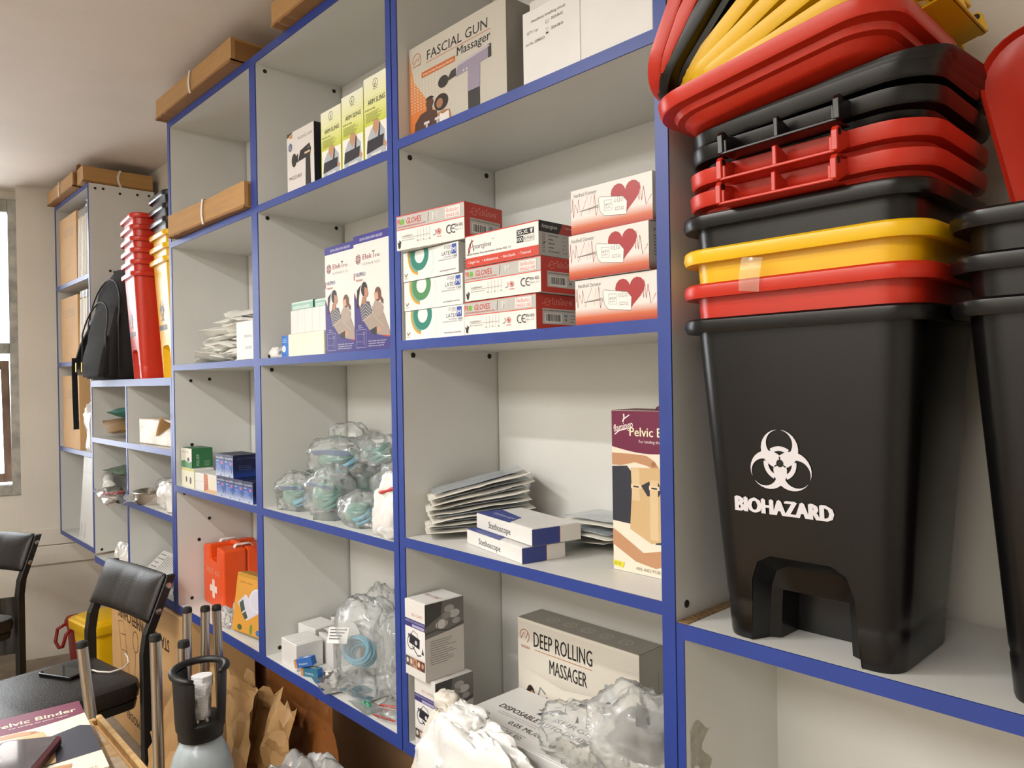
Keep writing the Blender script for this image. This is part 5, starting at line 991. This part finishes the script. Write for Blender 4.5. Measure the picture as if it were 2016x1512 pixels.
for i in range(9): A.line([(.10+.02*i, .02), (.085+.02*i, .115)], .005, '77757a'); A.k -= 1
A.k += 1; A.lines(.01, .11, .07, 5, .02, .005, '8f8d90', 8); A.build(t)
t = thing('clear_ruler', 'pale clear plastic strip lying behind the printed booklet', 'strip', (-3.42, .175, ZB5+.085), (radians(20), radians(-5), radians(4))); MB().box(0, .20, 0, .035, 0, .004).build('strip', mat('pale_plastic', 'cfd8e0', .3, film=.7), t)
t.location.z = ZB5+.10
MB().box(.01, .19, .005, .03, -.09, -.001).build('backing_block', PAPERW, t)
t = thing('handheld_tool', 'small black and orange handheld device in the lower right pigeonhole', 'tool', (-2.975, .02, ZB5+.001), radians(20))
MB().box(0, .075, 0, .045, 0, .022).build('body', BLACKP, t, bevel=.006, seg=2); MB().box(.035, .075, -.004, .04, .022, .05).build('orange_head', mat('orange_grip', 'e08a14', .4), t, bevel=.005, seg=2)

# ================================================================== THE FLOOR IN FRONT
BOLT = mat('bolt_steel', 'b9b3ac', .3, metal=1)
PAINT = mat('black_frame_paint', '191716', .45)
def chair(label, loc, rz):
    t = thing('padded_chair', label, 'chair', loc, rz)
    W2 = .205
    mb = MB(); n = 12
    mb.loft([rrect(.40, .41, .05, .405, 5), rrect(.432, .442, .06, .415, 5), rrect(.44, .45, .06, .445, 5), rrect(.43, .44, .06, .466, 5), rrect(.37, .38, .06, .476, 5)])
    mb.build('seat', LEATHER, t, smooth=50)
    MB().loft([rrect(.40, .41, .03, .375, 4), rrect(.41, .42, .03, .405, 4)]).build('seat_frame', PAINT, t)
    def post(x):
        pr = [(.225, .0), (.225, .56), (.236, .63), (.318, .818)]
        mb = MB(); mb.loft([[(x-.0125, y-.018, z), (x+.0125, y-.018, z), (x+.0125, y+.018, z), (x-.0125, y+.018, z)] for y, z in pr]); return mb
    for x in (-W2-.012, W2+.012):
        p = post(x).build('rear_leg', PAINT, t, bevel=.003)
        for z, y in ((.70, .267), (.785, .304)):
            b = MB().lathe([(.011, 0), (.011, .004), (.007, .006)], 14); s_ = 1 if x > 0 else -1
            b.v = [(x+s_*(.0125+c), y+a, z+b_) for a, b_, c in b.v]; b.build('bolt', BOLT, p, smooth=True)
    for x in (-.185, .185): MB().loft([[(x-.0125, -.20+dy, z), (x+.0125, -.20+dy, z), (x+.0125, -.175+dy, z), (x-.0125, -.175+dy, z)] for dy, z in ((0, .375), (-.02, 0))]).build('front_leg', PAINT, t, bevel=.003)
    def bk(u, v, s):
        z = .668+.158*v; y = .249+.067*v-.018; x = (u-.5)*(.452); e = (1-abs(2*u-1)**6)*(1-abs(2*v-1)**5)
        pl = -.004*max(0, 1-abs(abs(u-.5)-.13)/.012)
        return (x, y-.020*sin(pi*v)*0+.012*(1-(2*u-1)**2) - s*(.004+(.024+pl)*e), z)
    g = MB(); a = [[bk(i/24, j/12, 1) for i in range(25)] for j in range(13)]; b = [[bk(i/24, j/12, -.35) for i in range(25)] for j in range(13)]
    g.add([p for r in a for p in r], [(j*25+i, j*25+i+1, j*25+26+i, j*25+25+i) for j in range(12) for i in range(24)])
    g.add([p for r in b for p in r], [(j*25+i, j*25+25+i, j*25+26+i, j*25+i+1) for j in range(12) for i in range(24)])
    per = [(0, i) for i in range(24)]+[(j, 24) for j in range(12)]+[(12, i) for i in range(24, 0, -1)]+[(j, 0) for j in range(12, 0, -1)]
    g.loft([[b[j][i] for j, i in per], [a[j][i] for j, i in per]], False, False)
    g.build('backrest', LEATHER, t, smooth='all', weld=.0001)
    return t
chair('black padded chair with a smartphone on its seat, in front of the shelving', (-2.964, -.392, 0), radians(9.5))
chair('black padded chair cut off by the left picture edge below the window', (-4.07, -.61, 0), radians(30))
t = thing('smartphone', 'black smartphone lying on the seat of the nearer chair', 'phone', (-3.035, -.335, .4765), radians(28))
MB().loft([rrect(.155, .078, .010, 0), rrect(.158, .081, .011, .002), rrect(.158, .081, .011, .009), rrect(.152, .076, .01, .0105)]).build('case', BLACKP, t, smooth=True)
MB().loft([rrect(.148, .071, .008, .0106), rrect(.148, .071, .008, .0112)]).build('screen', mat('dark_glass', '0b0c0e', .06, var=.3, coat=.5), t)
t = thing('charging_cable', 'white charging cable looped on the chair seat beside the smartphone', 'cable', (0, 0, 0))
MB().tube([(-3.0, -.262, .483), (-2.955, -.245, .482), (-2.92, -.215, .481), (-2.925, -.17, .481), (-2.97, -.14, .481), (-3.03, -.125, .481), (-3.08, -.12, .481)], .003, 7).build('cable', STRAP, t, smooth='all')
MB().box(-3.002, -2.985, -.262, -.250, .478, .487).build('plug', BLACKP, t, bevel=.001)

def art_wheel(A, w, d, h):
    front(A); T = lambda s, x, y, hh, ww: A.text(s, x, y, hh, '3a2a1a', ww, .05, rot=pi)
    T('STANDARD WHEELCHAIRS', w*.835, .535, .048, w*.72); T('MODEL', w*.42, h*.16, .034, w*.2)
    L = lambda pts: A.line([(w*x, h*y) for x, y in pts], .0028, '4a3622')
    L([(.12, .72), (.20, .74), (.28, .40), (.18, .38), (.12, .72)]); L([(.15, .64), (.24, .66)]); L([(.17, .54), (.26, .55)]); A.ring(w*.38, h*.66, .035, .038, '4a3622', sy=1.2); L([(.38, .60), (.36, .40), (.28, .40)]); A.ring(w*.62, h*.40, .075, .078, '4a3622', sy=1.3); A.ring(w*.62, h*.40, .055, .057, '4a3622', sy=1.3); L([(.50, .62), (.75, .60)])
    L([(.55, .62), (.58, .40)])
carton('wheelchair_carton', 'large brown carton with upside-down lettering under the shelves behind the chair', 'box', (-3.70, -.005, 0), .91, .27, .648, CARDL, art=art_wheel, bev=.004)
t = thing('lidded_bin', 'yellow lidded waste bin with biohazard mark on the floor behind the chair', 'bin', (-4.075, .06, 0), radians(8)); t.scale = (.82, .82, .74)
put('bin_body', BINM['bin_body_eaba14'], t); put('pedal_recess', BINM['recesseaba14'], t)
MB().loft([rrect(.355, .30, .06, BH-.02, 6), rrect(.36, .305, .06, BH-.015, 6), rrect(.362, .307, .06, BH+.035, 6), rrect(.345, .29, .055, BH+.046, 6), rrect(.30, .245, .05, BH+.048, 6), rrect(.285, .23, .05, BH+.062, 6), rrect(.15, .10, .04, BH+.066, 6)]).build('lid', YELP, t, smooth=35)
ang = math.atan2((TD-BD)/2, BH-.054); A = Art(); A.frame((0, -BD/2-.0012, .054), (1, 0, 0), (0, -sin(ang), cos(ang))); bio(A, -.06, .19, .0022, '2b2618', 'eaba14'); A.text('BIOHAZARD', -.06, .11, .02, '2b2618', .13, .035, 'c'); A.build(t)
t = thing('lidded_bin', 'small red waste bin with loop handle behind the yellow lidded bin', 'bin', (-4.40, .06, 0), radians(5)); t.scale = (.62, .62, .62)
RDK = mat('dark_red_plastic', '8f1712', .35)
MB().loft([rrect(w, d, r, z, 5) for w, d, r, z in ((.24, .2, .03, 0), (.30, .25, .04, .40), (.33, .28, .05, .40), (.33, .28, .05, .44), (.30, .25, .04, .47), (.2, .15, .04, .48))]).build('bin_body', RDK, t, smooth=35)
MB().tube([(-.10, -.13, .42), (-.13, -.19, .38), (-.12, -.21, .28), (-.03, -.21, .25), (.06, -.21, .28), (.08, -.19, .38), (.06, -.13, .42)], .014, 8).build('loop_handle', RDK, t, smooth='all')

CAPM = mat('black_rubber', '161413', .6)
for i, (x, y, zt_, dx, dy, lb) in enumerate(((-1.975, -.515, .892, .12, .06, 'chrome tube with black cap standing before the chair seat'), (-1.835, -.395, .912, -.0, .01, 'chrome tube with black cap nearest the gas cylinder guard'), (-1.765, -.355, .905, -.045, .0, 'chrome tube with black cap right beside the gas cylinder guard'),
        (-2.17, -.205, .862, .02, -.02, 'chrome tube with black cap, left of three before the brown paper'), (-2.155, -.16, .859, -.05, .0, 'chrome tube with black cap, middle of three before the brown paper'), (-2.175, -.12, .849, .03, .01, 'chrome tube with black cap, right of three before the brown paper'))):
    t = thing('chrome_tube', lb, 'tube', (x+dx, y+dy, 0), 0, 'upright chrome tubes')
    MB().tube([(0, 0, 0), (-dx*.5, -dy*.5, zt_*.5), (-dx, -dy, zt_)], .0125, 16).build('tube', STEEL, t, smooth=True)
    MB().lathe([(.0132, zt_-.006), (.0135, zt_), (.012, zt_+.008), (.006, zt_+.010)], 16, (-dx, -dy, 0)).build('end_cap', CAPM, t, smooth=True)

t = thing('gas_cylinder', 'pale blue-grey gas cylinder with black valve guard in the foreground', 'cylinder', (-1.60, -.38, 0)); t.rotation_euler = (0, 0, radians(-20))
CYL = mat('pale_cylinder_paint', 'aab6bb', .3, var=.04, scale=20, coat=.3)
MB().lathe([(.060, 0), (.0665, .006), (.0665, .628)], 40, cap1=False).build('lower_body', mat('dark_cylinder_paint', '4a4d52', .35), t, smooth=True)
MB().lathe([(.067, .628), (.0665, .66), (.063, .692), (.055, .722), (.044, .744), (.034, .756), (.030, .775)], 40, cap0=False).build('shoulder', CYL, t, smooth=True)
GRD = mat('black_guard_plastic', '141212', .48)
MB().lathe([(.036, .758), (.045, .760), (.046, .776), (.049, .780), (.050, .796), (.044, .800), (.02, .801)], 40).build('guard_base', GRD, t, smooth=True)
def wall(a0, a1, z0, z1, rad0, rad1, n=14):
    mb = MB(); rings = []
    for i in range(n+1):
        a = radians(a0+(a1-a0)*i/n); zb = z0(i/n) if callable(z0) else z0; zt2 = z1(i/n) if callable(z1) else z1
        def rr(z): return rad0+(rad1-rad0)*(z-.79)/.16
        rings.append([(r*cos(a), r*sin(a), z) for r, z in ((rr(zb)-.008, zb), (rr(zb), zb), (rr(zt2), zt2), (rr(zt2)-.008, zt2))])
    return mb.loft(rings)
wall(-150, -12, .79, lambda u: .893-.006*max(0, u-.8)/.2, .050, .056, 18).build('guard_wall', GRD, t, bevel=.002, seg=2, smooth=40)
wall(48, 128, .79, .90, .050, .056).build('guard_wall', GRD, t, bevel=.002, seg=2, smooth=40)
ring = MB(); pts = []
for i in range(23):
    a = radians(46+300*i/22); pts.append((.0535*cos(a), .0535*sin(a), .902-.010*(i/22)**3))
ring.tube(pts, lambda u: .0078*(.6+.4*min(1, 8*min(u, 1-u))), 10).build('guard_rim', GRD, t, smooth='all')
mb = MB(); mb.loft([[(.004+.02*(1+.25*noise.noise(Vector((cos(a)*2, sin(a)*2, z*40))))*(1 if z < .87 else .8)*cos(a), .006*(z-.8)/.1+.02*(1+.25*noise.noise(Vector((cos(a)*2, sin(a)*2, z*40+a))))*sin(a), z) for a in [2*pi*i/18 for i in range(18)]] for z in [.801+.0062*k for k in range(15)]]); mb.build('wrapped_valve', mat('white_wrap_tape', 'dcdcdc', .5, bump=.5, bscale=80, sc3=(1, 1, 3)), t, smooth=30)
for a in (-10, 20): MB().lathe([(.005, .801), (.005, .806), (.002, .809)], 12, (.036*cos(radians(a)), .036*sin(radians(a)), 0)).build('screw', BOLT, t, smooth=True)
A = Art(step=0); 
def curved(s_, z, hh, ww, a0):
    vs, fs = text_tris(s_, .0); x0 = min(v[0] for v in vs); x1 = max(v[0] for v in vs); b = len(A.v)
    for x, y in vs:
        a = radians(a0)+(x-x0)/(x1-x0)*ww/.062; zz = z+y*hh/.7; r = (.0655 if zz < .66 else .0665-(zz-.66)*.11-(zz-.66)**2*3.0)+.0006
        A.v.append((r*cos(a), r*sin(a), zz))
    for f in fs: A.f.append(tuple(b+i for i in f)); A.c.append([lin('8d999f')]*len(f))
curved('CE OL 10  170254', .700, .0075, .085, -48); curved('100L  P250  PH200', .684, .0075, .080, -46); A.build(t, 'stamped_lettering')
# crumpled kraft paper
t = thing('kraft_paper', 'crumpled brown kraft wrapping paper standing under the shelf behind the gas cylinder', 'paper', (-2.22, .02, 0))
def sheet(x0, x1, y0, z0, z1, seed, lean=0, amp=.045, dx=0):
    o_ = Vector((seed*5.1, seed*2.3, 0))
    Rn = random.Random(seed)
    def fn(u, v):
        if 0 < u < 1: u += Rn.uniform(-.022, .022)
        if .05 < v < 1: v += Rn.uniform(-.02, .02)
        x = x0+(x1-x0)*u+dx*v; z = z0+(z1-z0)*v; p = Vector((x*4, z*2.5, 0))+o_
        y = y0+lean*v+amp*noise.noise(p)-amp*.9*abs(noise.noise(p*2.1))+amp*Rn.uniform(-.16, .16)
        return (x+amp*.5*noise.noise(p*1.7+Vector((0, 0, 5))), y, z+(amp*.5*noise.noise(p*1.5+Vector((0, 0, 9)))+(.03*Rn.uniform(-1, .6) if v > .98 else 0))*(v > .05))
    return MB().grid(fn, 17, 21)
sheet(-.32, .10, -.10, .0, .60, 1, .05).build('paper_sheet', KRAFT, t, smooth=12); sheet(.0, .34, -.06, .0, .58, 2, .07, .055, -.10).build('paper_sheet', KRAFT, t, smooth=12); sheet(.12, .52, .03, .0, .60, 3, .06, .035, -.22).build('inner_sheet', KRAFTD, t, smooth=25)
t = thing('kraft_paper', 'brown kraft paper sheet leaning behind the chrome tubes before the wheelchair carton', 'paper', (-2.18, -.24, 0))
mb = MB(); o_ = Vector((3, 8, 1))
Rn = random.Random(9)
def fn(u, v):
    u += Rn.uniform(-.03, .03)*(0 < u < 1); x = -.22+.36*u; top_ = .44+.30*u; z = top_*v+Rn.uniform(-.012, .012)*(v > .02); p = Vector((x*4, z*2.5, 0))+o_
    return (x, .05*noise.noise(p)-.04*abs(noise.noise(p*2.2))+Rn.uniform(-.007, .007), max(0, z))
mb.grid(fn, 11, 20).build('paper_sheet', KRAFT, t, smooth=12)

# wood-look carton, the pelvic binder box on it and the device
OAK = mat('woodgrain_card', 'b08a55', .5, col2='c9a874', scale=5, sc3=(14, 1, 14), det=8)
t = thing('woodgrain_carton', 'tall carton with wood-grain top and clear tape in the lower left foreground', 'box', (-1.56, -1.05, 0))
MB().box(0, .62, 0, .478, 0, .865).build('carton_body', CARDL, t, bevel=.003)
MB().box(.006, .61, .006, .455, .865, .874).build('top_board', OAK, t, bevel=.0015)
MB().box(-.004, .62, .463, .473, .86, .880).build('edge_rail', OAK, t, bevel=.002); MB().box(-.004, .007, .0, .463, .86, .876).build('edge_rail', OAK, t, bevel=.002)
for x in (.04, .16): MB().grid(lambda u, v: (x+.05*u+.03*v, .405+.045*v, .8755+.0012*abs(noise.noise(Vector((u*6, v*9, x*9))))), 6, 12).build('clear_tape', FILM, t, smooth='all')
bx = thing('binder_box', 'cream and maroon pelvic binder box lying face up on the wood-grain carton', 'box', (0, 0, 0))
lz = Vector((-.2988, .027, 0)).normalized(); lx = Vector((-lz.y, lz.x, 0))*-1; lx = Vector((lz.y, -lz.x, 0)); M = Matrix(((lx.x, 0, lz.x, 0), (lx.y, 0, lz.y, 0), (0, -1, 0, 0), (0, 0, 0, 1)))
w_, d_, h_ = .172, .050, .300
org = Vector((-1.239, -.647, .9255))-lx*w_
M = Matrix.Translation(org) @ M; bx.location = M.to_translation(); bx.rotation_euler = M.to_euler()
MB().box(0, w_, 0, d_, 0, h_).build('carton_body', CREAM, bx, bevel=.0015); A = Art(); A.clip = True; art_pelvic(A, w_, d_, h_); A.build(bx)
t = thing('tablet_phone', 'large phone in maroon case lying on the face-up binder box', 'phone', (-1.322, -.762, .9265), radians(-31))
MB().loft([rrect(.170, .086, .012, 0), rrect(.174, .090, .013, .003), rrect(.174, .090, .013, .012), rrect(.166, .082, .011, .0135)]).build('case', mat('maroon_rubber', '4a1c22', .5), t, smooth=True)
MB().loft([rrect(.160, .076, .008, .0136), rrect(.160, .076, .008, .0142)]).build('screen', mat('grey_glass', '55525a', .08, var=.3, scale=8, coat=.6), t)
bag('plastic_sack', 'large crinkled clear plastic sack of goods on the floor at the bottom edge', 'bag', (-1.52, -.135, 0), (.27, .105, .350), 141, FILM2, amp=.05, ridge=.10, e=.5, nu=80, nv=60, freq=4)
